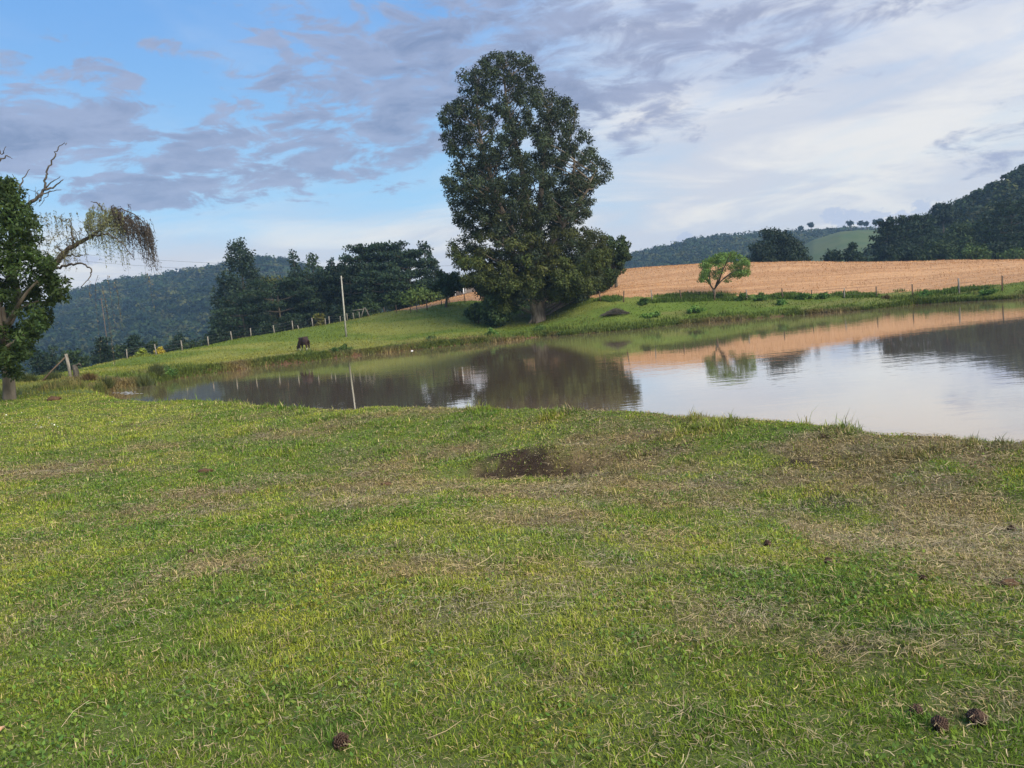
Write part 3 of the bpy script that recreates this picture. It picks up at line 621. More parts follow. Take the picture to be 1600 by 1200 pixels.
# small pale tree in front of the field
def pale_tree():
    rg = np.random.default_rng(77); Y = 80.5; B = at(1116, 469, Y); B[2] = float(ground_z(B[:1], B[1:2])[0]); root = empty('young_tree', B, 'small pale green tree with a spreading flat crown on the pond bank', 'tree'); G = Geo()
    W = lambda u, v, dy=0.: at(u, v, Y + dy) - B
    G.tube([W(1117, 472), W(1117, 460), W(1115, 452)], [.20, .15, .13], 8, wob=.2); tips = []
    for pts in [[(1115,453),(1108,442),(1101,434),(1094,425)],[(1115,453),(1122,444),(1130,436),(1140,428),(1152,420)],[(1110,445),(1108,430),(1112,412),(1118,402)],[(1122,444),(1128,425),(1136,408),(1142,396)],[(1130,436),(1146,424),(1160,410),(1168,404)],[(1108,442),(1100,422),(1098,410)],[(1118,448),(1124,430),(1122,414)]]:
        dy = rg.normal() * .8; pp = [W(p[0], p[1], dy * k) for k, p in enumerate(pts)]; G.tube(pp, np.linspace(.09, .025, len(pp)), 6); tips += pp[1:]
    G.build('trunk', M_BARK, root); cl = []
    for i in range(88):
        u = rg.uniform(1094, 1169); top = 392 + abs(u - 1137) ** 1.6 * .045; bot = 436 if u < 1150 else 428; v = top + (bot - top) * rg.random() ** 1.3 + 3
        cl.append((W(u, v, rg.normal() * 1.3), (.45, .45, .26), int(95), np.array([.115, .195, .052]) * (.7 + .5 * rg.random())))
    v, q, c3 = leaf_clumps(cl, .17, .10, rg); mesh_np('crown', v, [q], M_LEAF, c3, parent=root)
pale_tree()

# the tall eucalyptus
def big_tree():
    rg = np.random.default_rng(42); Y = 85.0; B = at(842, 504, Y); root = empty('eucalyptus_tree', B, 'tall eucalyptus with a huge dark crown standing alone by the pond', 'tree')
    s = 2.553; K = lambda cx, cy, dy=0.: at(660 + cx / s, 60 + cy / s, Y + dy) - B
    prof = [(58,285,400),(90,205,475),(130,160,495),(200,125,500),(250,85,590),(300,62,640),(350,52,650),(400,55,690),(450,72,735),(500,78,752),(560,75,755),(620,92,720),(700,98,705),(760,125,690),(800,112,735),(850,105,740),(900,115,745),(950,150,740),(1000,195,700),(1040,240,640)]
    py = np.array([p[0] for p in prof]); pl = np.array([p[1] for p in prof]); pr = np.array([p[2] for p in prof])
    G = Geo()
    base = K(462, 1130)
    stems = [[(462,1150,0),(458,1060,0),(450,980,0),(430,860,.3),(415,700,.6),(405,560,.8),(360,400,.5),(330,260,0),(320,120,0)],
             [(470,1150,.3),(468,1050,.5),(470,940,.8),(468,820,1),(472,700,1.2),(480,560,1),(490,430,.6),(500,300,0),(520,260,0)],
             [(452,1100,-.3),(430,960,-1),(380,800,-1.6),(300,640,-2),(240,460,-2),(215,300,-1.5),(220,180,-1)],
             [(472,1080,.4),(490,930,1.5),(540,780,2.5),(595,620,1.6),(615,500,1),(590,400,0)],
             [(440,900,1),(340,740,2.5),(220,600,3),(140,480,2.5),(110,380,2)],
             [(480,900,-1),(560,740,-2),(660,600,-2.2),(700,520,-2)]]
    SP = []
    for k, st in enumerate(stems):
        pts = np.array([K(a, b_, c_) for a, b_, c_ in st]); t = np.linspace(0, 1, len(pts)); tt = np.linspace(0, 1, 24)
        pts = np.stack([np.interp(tt, t, pts[:, i]) for i in range(3)], -1) + np.cumsum(rg.normal(size=(24, 3)) * .05, 0)
        r0 = (.78, .62, .46, .44, .30, .28)[k]; rad = np.linspace(r0, .06, 24) ** 1.0; rad[:3] *= np.array([1.35, 1.15, 1.05]) if k < 2 else 1
        G.tube(pts, rad, 10, wob=.18); SP.append(pts)
    for a in range(7):   # root flare
        an = a * .9; G.tube([base + [0, 0, 1.0], base + [math.cos(an) * .7, math.sin(an) * .7, .25], base + [math.cos(an) * 1.4, math.sin(an) * 1.4, -.25]], [.32, .2, .06], 6)
    SPA = np.vstack(SP); cl = []; cen = []
    gaps = [(325,230,40,30),(430,425,26,22),(245,360,14,40),(455,620,16,55),(350,270,18,40),(660,735,40,18),(600,500,22,30),(545,600,14,35),(270,820,14,20),(150,790,20,30),(300,340,14,30),(520,120,60,40)]
    tries = 0
    while len(cl) < 1050 and tries < 26000:
        tries += 1; cy = rg.uniform(62, 1030); l, r = np.interp(cy, py, pl), np.interp(cy, py, pr); hw = (r - l) / 2; t = rg.uniform(-1, 1); cx = (l + r) / 2 + t * hw * (.91 + .09 * math.sin(cy * .035 + (1.5 if t > 0 else 0)) * math.sin(cy * .011 + 2))
        dmax = hw * .0276 * math.sqrt(max(0, 1 - t * t)) * .66; dy = rg.uniform(-1, 1) * dmax
        if any(((cx - gx) / (gw + 12)) ** 2 + ((cy - gy) / (gh + 12)) ** 2 < 1 for gx, gy, gw, gh in gaps) and rg.random() < .85: continue
        edge = max(abs(t), abs(dy) / (dmax + .1)); 
        if edge < .4 and rg.random() < .4: continue
        if cy < 560 and rg.random() < .33: continue
        C = K(cx, cy, dy); rr = (.42 + .75 * rg.random() ** 1.6) * (1.12 if cy > 500 else .95)
        if cen and (np.linalg.norm(np.array([c_[0] for c_ in cen]) - C, axis=1) < .80 * (rr + np.array([c_[1] for c_ in cen]))).any(): continue
        cen.append((C, rr)); warm = sstep(500, 900, np.array(cy)) * (rg.random() > .35)
        col = np.array([.046, .064, .038]) * (1 - warm) + np.array([.066, .078, .026]) * warm; col = col * (.55 + .8 * rg.random())
        cl.append((C, (rr, rr, rr * .85), int(345 * rr ** 1.7 * (1.0 if cy > 560 else .75)), col))
        if rg.random() < .5:
            below = SPA[SPA[:, 2] < C[2] - .4 * np.linalg.norm(SPA[:, :2] - C[:2], axis=1)] if len(SPA) else SPA
            if len(below):
                s0 = below[np.argmin(np.linalg.norm(below - C, axis=1))]; G.tube(bend_path(s0, C, 6, .18, rg, -.1), np.linspace(.03 + .012 * np.linalg.norm(C - s0), .018, 6), 5, cap=False)
    # skirts of foliage hanging low
    for (cx, cy, n) in [(470,960,10),(420,940,6),(530,950,6),(350,960,12),(290,980,12),(230,960,8),(600,930,12),(650,900,10),(700,880,9),(560,990,8),(640,980,8),(200,880,8),(400,1005,7),(545,1010,7),(330,1040,9),(600,1015,8),(280,1050,6),(430,985,6)]:
        for k in range(n):
            cl.append((K(cx + rg.normal() * 26, cy + rg.normal() * 22, rg.normal() * 2.2 - 1.5), (.75, .75, .65), 300, np.array([.065, .085, .026]) * (.65 + .6 * rg.random())))
    G.build('trunk', M_BARKP, root); v, q, c3 = leaf_clumps(cl, .28, .13, rg, .5, .5); mesh_np('crown', v, [q], M_LEAF, c3, parent=root)
big_tree()

# leafy tree at the left edge and the half-dead willow behind it
def left_tree():
    rg = np.random.default_rng(5); Y = 30.0; B = at(14, 627, Y); B[2] = float(ground_z(B[:1], B[1:2])[0]); root = empty('broadleaf_tree', B, 'glossy-leaved green tree with a stout trunk at the left edge', 'tree'); G = Geo()
    W = lambda u, v, dy=0.: at(u, v, Y + dy) - B
    G.tube([W(15, 634), W(15, 624), W(14, 605), W(12, 580), W(8, 540), W(0, 480)], [.31, .235, .215, .2, .18, .15], 12, wob=.14)
    for e in [(60,470,.5),(-40,450,-.5),(20,400,1),(-10,350,-1),(70,430,-1),(-70,500,1),(40,520,-1.5),(-20,540,-1.5),(-90,420,0)]:
        G.tube(bend_path(W(6, 565 - rg.random() * 60), W(*e), 7, .15, rg), np.linspace(.11, .025, 7), 6)
    cl = []; edge_v = [275,300,330,365,395,430,455,480,505,530,555,590]; edge_u = [10,25,42,58,70,84,88,82,70,46,34,22]
    for i in range(380):
        v = 280 + (588 - 280) * rg.random() ** .9; ur = np.interp(v, edge_v, edge_u); ul = -120 + abs(v - 450) * .4; u = ur - (ur - ul) * rg.random() ** 1.25
        if v > 560 and rg.random() < .5: continue
        cl.append((W(u + rg.normal() * 3, v, rg.normal() * 1.3), (.32, .32, .26), 85, np.array([.038, .064, .019]) * (.6 + .75 * rg.random())))
    for i in range(26):   # loose sprays at the right
        u = rg.uniform(80, 112); v = rg.uniform(428, 475); cl.append((W(u, v, rg.normal() * .4), (.22, .22, .14), 26, np.array([.034, .056, .018]) * (.7 + .6 * rg.random())))
    G.build('trunk', M_BARKP, root); v, q, c3 = leaf_clumps(cl, .16, .075, rg, .35, .6); mesh_np('crown', v, [q], M_LEAF, c3, parent=root)
left_tree()
def willow():
    rg = np.random.default_rng(6); Y = 33.0; B = at(-75, 618, Y); B[2] = float(ground_z(B[:1], B[1:2])[0]); root = empty('willow_tree', B, 'half-dead leaning willow with bare limbs and hanging twigs', 'tree'); G = Geo()
    s = 2.609; K = lambda cx, cy, dy=0.: at(cx / s, 200 + cy / s, Y + dy) - B
    G.tube([np.array([0, 0, -.3]), K(-130, 1000), K(-60, 850), K(60, 720), K(190, 600)], [.28, .25, .22, .18, .14], 10, wob=.12)
    def limb(pts, r0, r1, dy=0.):
        p = np.array([K(a, b_, dy + .3 * i * np.sign(dy)) for i, (a, b_) in enumerate(pts)]); t = np.linspace(0, 1, len(p)); tt = np.linspace(0, 1, len(p) * 4)
        p = np.stack([np.interp(tt, t, p[:, i]) for i in range(3)], -1); p[1:-1] += rg.normal(size=(len(p) - 2, 3)) * .025
        G.tube(p, np.linspace(r0, r1, len(p)), 6); return p
    main = limb([(190,600),(215,565),(250,525),(275,498),(330,465),(372,442),(405,415),(432,385)], .14, .05)
    arch = [limb([(432,385),(470,365),(520,370),(565,400),(600,440)], .07, .02), limb([(405,415),(450,395),(500,400),(545,440),(575,480)], .06, .015, .4), limb([(432,385),(425,340),(400,305),(370,300)], .05, .012), limb([(372,442),(440,430),(500,470),(545,530)], .05, .012, -.4), limb([(432,385),(460,330),(500,330),(560,360),(610,400)], .05, .012, .3)]
    G.tube([K(80, 720), K(40, 560), K(50, 410)], [.2, .15, .12], 8)
    limb([(50,410),(85,355),(120,312),(150,285),(185,252),(215,240),(258,210)], .12, .02); limb([(185,252),(184,210),(192,180),(215,130),(225,100),(245,75),(272,60)], .05, .012); limb([(185,252),(205,225),(245,198)], .04, .012); limb([(150,285),(180,270),(200,262),(250,252)], .04, .012); limb([(205,255),(180,300),(160,320)], .02, .008)
    limb([(60,400),(72,300),(82,240),(98,205),(121,168)], .06, .012, .5); limb([(82,240),(65,210),(50,188)], .03, .01, .5)
    limb([(205,575),(240,570),(290,555),(340,552),(370,575),(372,600),(330,648)], .06, .014, -.3); limb([(240,533),(290,520),(340,520)], .05, .02, .3); limb([(300,470),(292,420),(282,370)], .045, .015); limb([(282,370),(262,380),(247,360),(262,345)], .018, .007)
    limb([(100,500),(130,430),(165,370)], .03, .008); limb([(120,500),(150,440),(150,380)], .03, .008); limb([(-10,80),(10,110),(25,75)], .03, .01); limb([(-30,180),(0,130),(30,110),(50,125)], .05, .01)
    for (a, b_) in [(290,500),(330,470),(260,520),(360,450),(380,430),(300,490),(90,350),(120,312),(60,400),(160,300)]:
        for k in range(3): limb([(a, b_), (a + rg.normal() * 22, b_ - 25 - 15 * rg.random()), (a + rg.normal() * 42, b_ - 50 - 30 * rg.random())], .018, .005, rg.normal() * .3)
    G.build('trunk', M_DEAD, root)
    T = Geo(); LP, LD, LC = [], [], []
    arcs = np.vstack(arch); 
    def strand(st, ln, col, nl, r=.006, out=0.):
        n = 7; t = np.linspace(0, 1, n); dx, dy = rg.normal() * .18 * ln * .4 + out, rg.normal() * .2 * ln * .3
        p = np.stack([st[0] + dx * t ** .6, st[1] + dy * t, st[2] + .10 * np.sin(t * np.pi) - ln * t ** 1.3], -1); p[1:] += rg.normal(size=(n - 1, 3)) * .02
        T.tube(p, np.linspace(r, r * .5, n), 3, cap=False)
        f = rg.random(nl) * (n - 1.01); i = f.astype(int); q_ = p[i] + (p[i + 1] - p[i]) * (f - i)[:, None]
        LP.append(q_ + rg.normal(size=(nl, 3)) * .025); LD.append(unit(rg.normal(size=(nl, 3)) * .5 + np.array([0, 0, -.8]))); LC.append(np.array(col) * (.7 + .6 * rg.random((nl, 1))))
    for i in range(230):  # dark tangled mass on the outer arch
        cx = rg.uniform(450, 615); cy = 335 + (cx - 450) * .55 + rg.normal() * 20
        strand(K(cx, cy, rg.normal() * .4), rg.uniform(.5, 1.9) * (.55 + (cx - 450) / 300), (.06, .052, .05), 24, .006, .1)
    for i in range(190):  # greenish fresh twigs
        cx = rg.uniform(345, 500); cy = 300 + abs(cx - 420) * .45 + rg.random() * 90
        strand(K(cx, cy, rg.normal() * .5), rg.uniform(.3, 2.0) * (1 if cx > 385 else .5), (.17, .19, .10), 22, .004)
    for i in range(50):
        p = main[rg.integers(4, len(main))]; strand(p + rg.normal(size=3) * .12, rg.uniform(.25, .9), (.12, .13, .06), 14, .005)
    for i in range(170):
        cx = rg.uniform(60, 330); cy = rg.uniform(330, 520); strand(K(cx, cy, rg.normal() * .6), rg.uniform(.2, .8), (.13, .13, .07), 12, .004)
    for (cx, cy, ln) in [(400,600,3.6),(415,640,4.2),(440,600,2.6),(470,620,2.2),(600,590,1.4),(480,660,1.2),(360,620,1.0),(430,700,2.8)]: strand(K(cx, cy, 0), ln, (.2, .17, .12), 16, .009)
    tag(T.build('twigs', M_DEAD, root, smooth=False), kind='stuff')
    P_ = np.vstack(LP); D_ = np.vstack(LD); C_ = np.vstack(LC); S_ = unit(np.cross(D_, rg.normal(size=D_.shape))); L_ = .09 * (.6 + .8 * rg.random(len(P_)))
    v, q, c3 = cards(P_, D_, S_, L_, L_ * .32, C_); mesh_np('foliage', v, [q], M_LEAF, c3, parent=root)
willow()

# ------------------------------------------------------------------ grass
def blades(x, y, z, h, w, col, rg, lean=.45, name='grass', mat=None, label=None, lie=None):
    n = len(x); a = rg.random(n) * 6.283; ln = np.clip(np.abs(rg.normal(size=n)) * lean, .05, 1.6) if lean < .95 else rg.uniform(.25, 2.0, n)
    dx, dy = np.cos(a), np.sin(a); P = np.stack([x, y, z], -1); side = np.stack([-dy, dx, np.zeros(n)], -1)
    up = np.array([0, 0, 1.0]); Dv = np.stack([dx, dy, np.zeros(n)], -1)
    m = P + (up * np.cos(ln * .6)[:, None] + Dv * np.sin(ln * .6)[:, None]) * (h * .55)[:, None]
    t = m + (up * np.cos(np.minimum(ln * 1.5, 1.75))[:, None] + Dv * np.sin(np.minimum(ln * 1.5, 1.75))[:, None]) * (h * .5)[:, None]
    W = (w / 2)[:, None]
    v = np.stack([P - side * W, P + side * W, m + side * W * .85, m - side * W * .85, t], 1).reshape(-1, 3)
    i = np.arange(n) * 5; q = np.stack([i, i + 1, i + 2, i + 3], -1); tr = np.stack([i + 3, i + 2, i + 4], -1)
    o = mesh_np(name, v, [q, tr], mat or M_GRASS, np.repeat(col, 5, axis=0)); tag(o, label, 'grass', None, 'stuff'); return o
def lawn():
    rg = np.random.default_rng(8); 
    N = 1500000; u = rg.random(N); a0, a1 = 2.0 ** .4, 32.0 ** .4; Y = (a0 + (a1 - a0) * u) ** 2.5
    keep = rg.random(N) < np.minimum(1, (Y / 4.0) ** 1.6); Y = Y[keep]; X = (rg.random(len(Y)) * 2 - 1) * (Y * .86 + .5)
    M = 420000; Y2 = rg.uniform(-.5, 15, M); X2 = (np.maximum(Y2, 0) * .86 + .5 + 3.6 * rg.random(M) ** 1.2) * np.where(rg.random(M) < .5, -1, 1); k = rg.random(M) < np.minimum(1, 4.5 / np.maximum(Y2, .5)) ** .5; X = np.concatenate([X, X2[k]]); Y = np.concatenate([Y, Y2[k]])
    zz, d = ground_z(X, Y, True); k = (d > .12); X, Y, zz, d = X[k], Y[k], zz[k], d[k]
    sm = straw_m(X, Y); bm = bare_m(X, Y); k = rg.random(len(X)) > np.maximum(bm * .55, sm * .3); X, Y, zz, d, sm = X[k], Y[k], zz[k], d[k], sm[k]
    n = fbm(X * .7, Y * .7, 80, 4); n3 = fbm(X * 5, Y * 5, 85, 2)
    brn = sm * sstep(5.5, 8, Y); dry = rg.random(len(X)) < (.15 + .5 * sm)
    c = mixc(np.array([.145, .225, .026]) + np.zeros((len(X), 3)), np.array([.30, .345, .052]), sstep(.35, .68, n))
    c = mixc(c, np.array([.085, .18, .035]), sstep(.55, .75, n3) * .6); c = mixc(c, np.array([.19, .18, .06]), sm * .5)
    c[dry] = np.array([.40, .33, .18]) * (.6 + .7 * rg.random((dry.sum(), 1)))
    c = mixc(c, np.array([.15, .125, .055]), np.clip(brn * .75, 0, 1) * (rg.random(len(X)) < .6))
    c *= (.5 + .95 * rg.random((len(X), 1)))
    tall = sstep(8.0, 10.5, Y + (X * .25)) * sstep(3.2, .6, d) ; tuft = sstep(.58, .72, fbm(X * 1.4, Y * 1.4, 90, 3))
    h = (.014 + .022 * rg.random(len(X)) ** 1.8) * (.7 + .75 * sstep(.35, .65, fbm(X * 9, Y * 9, 131, 2))) * (1 + .6 * sstep(.5, .7, n3)) * (1 + tall * tuft * 2.0 + tuft * 1.0 * sstep(6, 9, Y) * sstep(22, 15, Y)) * (1 + .3 * sstep(8, 20, Y)) * (1 + (rg.random(len(X)) < .012) * 1.2)
    w = .0038 * (np.maximum(Y, 3.2) / 3.2) ** .78 * (.7 + .6 * rg.random(len(X)))
    blades(X, Y, zz - .002, h, w, c, rg, 1.0, 'grass', M_GRASS, 'short mown grass of the lawn in the foreground')
    # loose dry clippings lying on top
    N = 420000; u = rg.random(N); a0, a1 = 2.0 ** .5, 22.0 ** .5; Y = (a0 + (a1 - a0) * u) ** 2; X = (rg.random(N) * 2 - 1) * (Y * .82 + 1.6)
    sm = straw_m(X, Y); k = rg.random(N) < (.10 + .16 * sstep(.45, .7, fbm(X * 2.2, Y * 2.2, 63, 3)) + .95 * sm) * np.minimum(1, (3.4 / Y) ** 0 ); X, Y, sm = X[k], Y[k], sm[k]; zz, d = ground_z(X, Y, True); k = d > .4; X, Y, zz, sm = X[k], Y[k], zz[k], sm[k]
    n = len(X); L = .016 + .038 * rg.random(n) + (rg.random(n) < .05) * .16 * rg.random(n); a = rg.random(n) * np.pi * 2
    D = unit(np.stack([np.cos(a), np.sin(a) * .8, rg.normal(size=n) * .22], -1)); S = unit(np.cross(D, np.array([0, 0, 1.0]) + rg.normal(size=(n, 3)) * .4)); P = np.stack([X, Y, zz + .022 + .018 * rg.random(n)], -1)
    c = np.array([.42, .345, .225]) * (.3 + .9 * rg.random((n, 1)) ** 1.3); Wd = .0020 * (np.maximum(Y, 3.2) / 3.2) ** .65 * (.6 + .8 * rg.random(n))
    Nn = np.cross(D, S); bnd = rg.normal(size=(n, 1)) * .13
    mid = P + D * (L * .5)[:, None] + S * (L[:, None] * bnd); tip = P + D * L[:, None]
    v = np.stack([P - S * Wd[:, None] / 2, P + S * Wd[:, None] / 2, mid + S * Wd[:, None] / 2, mid - S * Wd[:, None] / 2, tip + S * Wd[:, None] / 3, tip - S * Wd[:, None] / 3], 1).reshape(-1, 3)
    i = np.arange(n) * 6; q = np.vstack([np.stack([i, i + 1, i + 2, i + 3], -1), np.stack([i + 3, i + 2, i + 4, i + 5], -1)])
    tag(mesh_np('straw', v, [q], M_STRAW, np.repeat(c, 6, axis=0)), 'dry clippings scattered over the mown lawn', 'straw', None, 'stuff')
lawn()
def broad_leaves():
    rg = np.random.default_rng(18); N = 90000; Y = (2.0 ** .5 + (13 ** .5 - 2.0 ** .5) * rg.random(N)) ** 2; X = (rg.random(N) * 2 - 1) * (Y * .8 + .4); n = fbm(X * 1.8, Y * 1.8, 120, 3); sm = straw_m(X, Y); k = (rg.random(N) < sstep(.42, .62, n) * (1 - .8 * sm) + .05); X, Y = X[k], Y[k]; zz, d = ground_z(X, Y, True); k = d > .8; X, Y, zz = X[k], Y[k], zz[k]; n_ = len(X)
    a = rg.random(n_) * 6.283; D = unit(np.stack([np.cos(a), np.sin(a), .25 + .5 * rg.random(n_)], -1)); S = unit(np.cross(D, np.array([0, 0, 1.0]) + .3 * rg.normal(size=(n_, 3)))); L = (.010 + .014 * rg.random(n_)) * (1 + Y / 14)
    c = mixc(np.array([.07, .16, .035]) + np.zeros((n_, 3)), np.array([.20, .27, .05]), rg.random(n_)) * (.6 + .7 * rg.random((n_, 1)))
    v, q, c3 = cards(np.stack([X, Y, zz + .010 + .014 * rg.random(n_)], -1), D, S, L, L * .62, c); tag(mesh_np('clover', v, [q], M_GRASS, c3), 'small broad-leaved weeds mixed into the mown lawn', 'ground cover', None, 'stuff')
broad_leaves()
def far_grass():
    rg = np.random.default_rng(9)
    # pasture tufts
    N = 230000; Y = 30 + 95 * rg.random(N) ** .8; X = (rg.random(N) * 2 - 1) * Y * .8 ; zz, d = ground_z(X, Y, True)
    k = (d > .1) & ~in_field(X, Y) & (Y < 126); X, Y, zz, d = X[k], Y[k], zz[k], d[k]
    n = fbm(X * .12, Y * .3, 25, 3); nb = fbm(X * .08, Y * .16, 22, 4)
    c = mixc(np.array([.12, .165, .025]) + np.zeros((len(X), 3)), np.array([.21, .22, .05]), sstep(.42, .62, nb)); c = mixc(c, np.array([.22, .18, .08]), sstep(.54, .68, n) * .7 * sstep(14, 2, d))
    c = mixc(c, np.array([.06, .12, .02]), sstep(-30, 10, X) * .3); c *= (.7 + .6 * rg.random((len(X), 1)))
    h = (.06 + .09 * rg.random(len(X))) * (1 + .9 * sstep(.6, .75, fbm(X * .5, Y * .8, 31, 3))); 
    blades(X, Y, zz, h, .05 * (Y / 60) * (.6 + .8 * rg.random(len(X))), c, rg, .5, 'pasture_grass', M_GRASS, 'short green grass of the pasture beyond the pond')
    # rank growth along the water's edge, far side
    N = 330000; Y = 34 + 58 * rg.random(N); X = (rg.random(N) * 2 - 1) * Y * .8; zz, d = ground_z(X, Y, True)
    n = fbm(X * .45, Y * .3, 51, 3); k = (d > -.02) & (d < 2.6 * (.4 + n)) & ~in_field(X, Y); X, Y, zz, d, n = X[k], Y[k], zz[k], d[k], n[k]
    c = mixc(np.array([.10, .14, .032]) + np.zeros((len(X), 3)), np.array([.22, .185, .08]), sstep(.45, .7, fbm(X * .25, Y * .25, 53, 3))); c *= (.6 + .7 * rg.random((len(X), 1)))
    blades(X, Y, zz - .02, (.16 + .30 * rg.random(len(X))) * sstep(.25, .7, n) * 1.25 + .05, .05 * (.6 + .8 * rg.random(len(X))) * (Y / 60), c, rg, .5, 'bank_grass', M_GRASS, 'rank grass fringing the far water edge of the pond')
    N = 150000; k = rg.integers(0, 31, N); t_ = rg.random(N); A, B_ = POND[k], POND[k + 1]; ok = rg.random(N) < np.linalg.norm(B_ - A, axis=1) / 9; A, B_, t_ = A[ok], B_[ok], t_[ok]
    p = A + (B_ - A) * t_[:, None] + rg.normal(size=(len(A), 2)) * .04; p *= (1 + (rg.random(len(A)) * .75 - .05) / np.linalg.norm(p, axis=1))[:, None]; X, Y = p[:, 0], p[:, 1]; zz = np.maximum(ground_z(X, Y), 0); n = fbm(X * .4, Y * .4, 71, 3)
    k = rg.random(len(X)) < sstep(.22, .45, n); X, Y, zz = X[k], Y[k], zz[k]; c = mixc(np.array([.10, .14, .035]) + np.zeros((len(X), 3)), np.array([.22, .18, .09]), sstep(.45, .65, fbm(X * .2, Y * .2, 53, 3))); c *= (.45 + .85 * rg.random((len(X), 1)))
    blades(X, Y, zz, .10 + .22 * rg.random(len(X)), .045 * (.6 + .8 * rg.random(len(X))) * (Y / 60), c, rg, .8, 'edge_grass', M_GRASS, 'grass hanging over the cut earth bank at the far waterline')
    # belt of weeds in front of the field fence
    N = 34000; X = rg.uniform(6, 60, N); Y = np.interp(X, FLX, FLY) - 3.2 * rg.random(N) ** .8 + .6; zz, d = ground_z(X, Y, True); n = fbm(X * .35, Y * .5, 57, 3); k = (d > .2) & (rg.random(N) < sstep(.42, .66, n)); X, Y, zz, n = X[k], Y[k], zz[k], n[k]
    c = np.array([.085, .14, .03]) * (.5 + .9 * rg.random((len(X), 1))); blades(X, Y, zz, .12 + .4 * rg.random(len(X)) * sstep(.35, .75, n), .06 * (.6 + .8 * rg.random(len(X))), c, rg, .45, 'weeds', M_GRASS, 'belt of dark green weeds along the foot of the field fence')
    # the ripe crop
    N = 150000; X = rg.uniform(X_LEFT - 5, 150, N); Y = 64 + 72 * rg.random(N) ** .9; k = in_field(X, Y) & (np.abs(X) < Y * .85); X, Y = X[k], Y[k]; zz = ground_z(X, Y)
    c = mixc(np.array([.38, .215, .11]) + np.zeros((len(X), 3)), np.array([.50, .30, .16]), sstep(.35, .65, fbm(X * .03, Y * 1.1, 58, 4))); c *= (.9 + .2 * rg.random((len(X), 1)))
    h = (.07 + .10 * rg.random(len(X))) ; blades(X, Y, zz, h, .05 * (Y / 80), c, rg, .9, 'wheat', M_STRAW, 'ripe orange-tan crop standing on the rising field')
far_grass()

# ------------------------------------------------------------------ bank plants
def gz(x, y): return float(ground_z(np.array([float(x)]), np.array([float(y)]))[0])
def rush(u, vb, wpx, hpx, Y, label, col, seed, n=900, leafy=False):
    if leafy: hpx *= .85; col = tuple(c * 1.35 for c in col)
    rg = np.random.default_rng(seed); p = at(u, vb, Y); z = gz(p[0], Y); w = wpx * Y / FPX / 2; h = hpx * Y / FPX
    root = empty('shrub' if leafy else 'rush_clump', (p[0], Y, z), label, 'shrub' if leafy else 'rush', 'shrubs and weeds on the pond banks' if leafy else 'rush clumps on the left bank')
    a = rg.random(n) * 6.283; r = np.sqrt(rg.random(n)); bx, by = np.cos(a) * r * w * .55, np.sin(a) * r * w * .45
    if leafy:
        G = Geo(); tips = []
        for i in range(14):
            q_ = rg.random(); t_ = np.array([math.cos(i * 2.4) * w * q_, math.sin(i * 2.4) * w * .8 * q_, h * (.35 + .65 * rg.random()) * (1 - .5 * q_)]); G.tube(bend_path([0, 0, -.05], t_, 4, .03, rg), np.linspace(.02, .008, 4), 4, cap=False); tips.append(t_)
        G.build('stems', M_BARK, root)
        cl = [(t_ * np.array([1, 1, .3 + .7 * rg.random()]), (w * .30, w * .30, h * .26), n // 30, np.array(col) * (.7 + .6 * rg.random())) for t_ in tips + tips[:8]]
        k = Y / 761; v, q, c3 = leaf_clumps(cl, max(.09, k * 1.8), max(.05, k * 1.1), rg); mesh_np('leaves', v, [q], M_LEAF, c3, parent=root)
    else:
        tl = np.stack([bx * 1.2 + rg.normal(size=n) * w * .38, by * 1.2 + rg.normal(size=n) * w * .34, h * (.25 + .95 * rg.random(n)) * (1 - .35 * r)], -1); P = np.stack([bx, by, np.zeros(n) - .05], -1)
        D = tl - P; L = np.linalg.norm(D, axis=1); D = unit(D); S = unit(np.cross(D, rg.normal(size=(n, 3)))); wd = np.maximum(.012, Y / 761 * .5)
        v, q, c3 = cards(P, D, S, L, wd, np.array(col) * (.6 + .75 * rg.random((n, 1))), .04); mesh_np('stalks', v, [q], M_GRASS, c3, parent=root)
for i, (u, vb, w, h, Y, lab) in enumerate([(45,598,34,20,46,'grey-green rush clump left of the leaning brace'),(84,596,34,22,47,'dark rush clump beside the leaning brace'),(165,606,32,24,42,'rush clump nearest the left tip of the pond'),(195,604,38,28,45,'wide pale rush clump on the left bank'),(228,598,34,34,48,'tallest dark rush clump on the left bank'),(246,592,26,22,51,'low rush clump beside the leafy weed'),(140,606,26,16,41,'reddish short rush clump on the bare left corner')]):
    rush(u, vb, w, h, Y, lab, (.085, .105, .045) if i != 6 else (.13, .09, .045), 600 + i, 620)
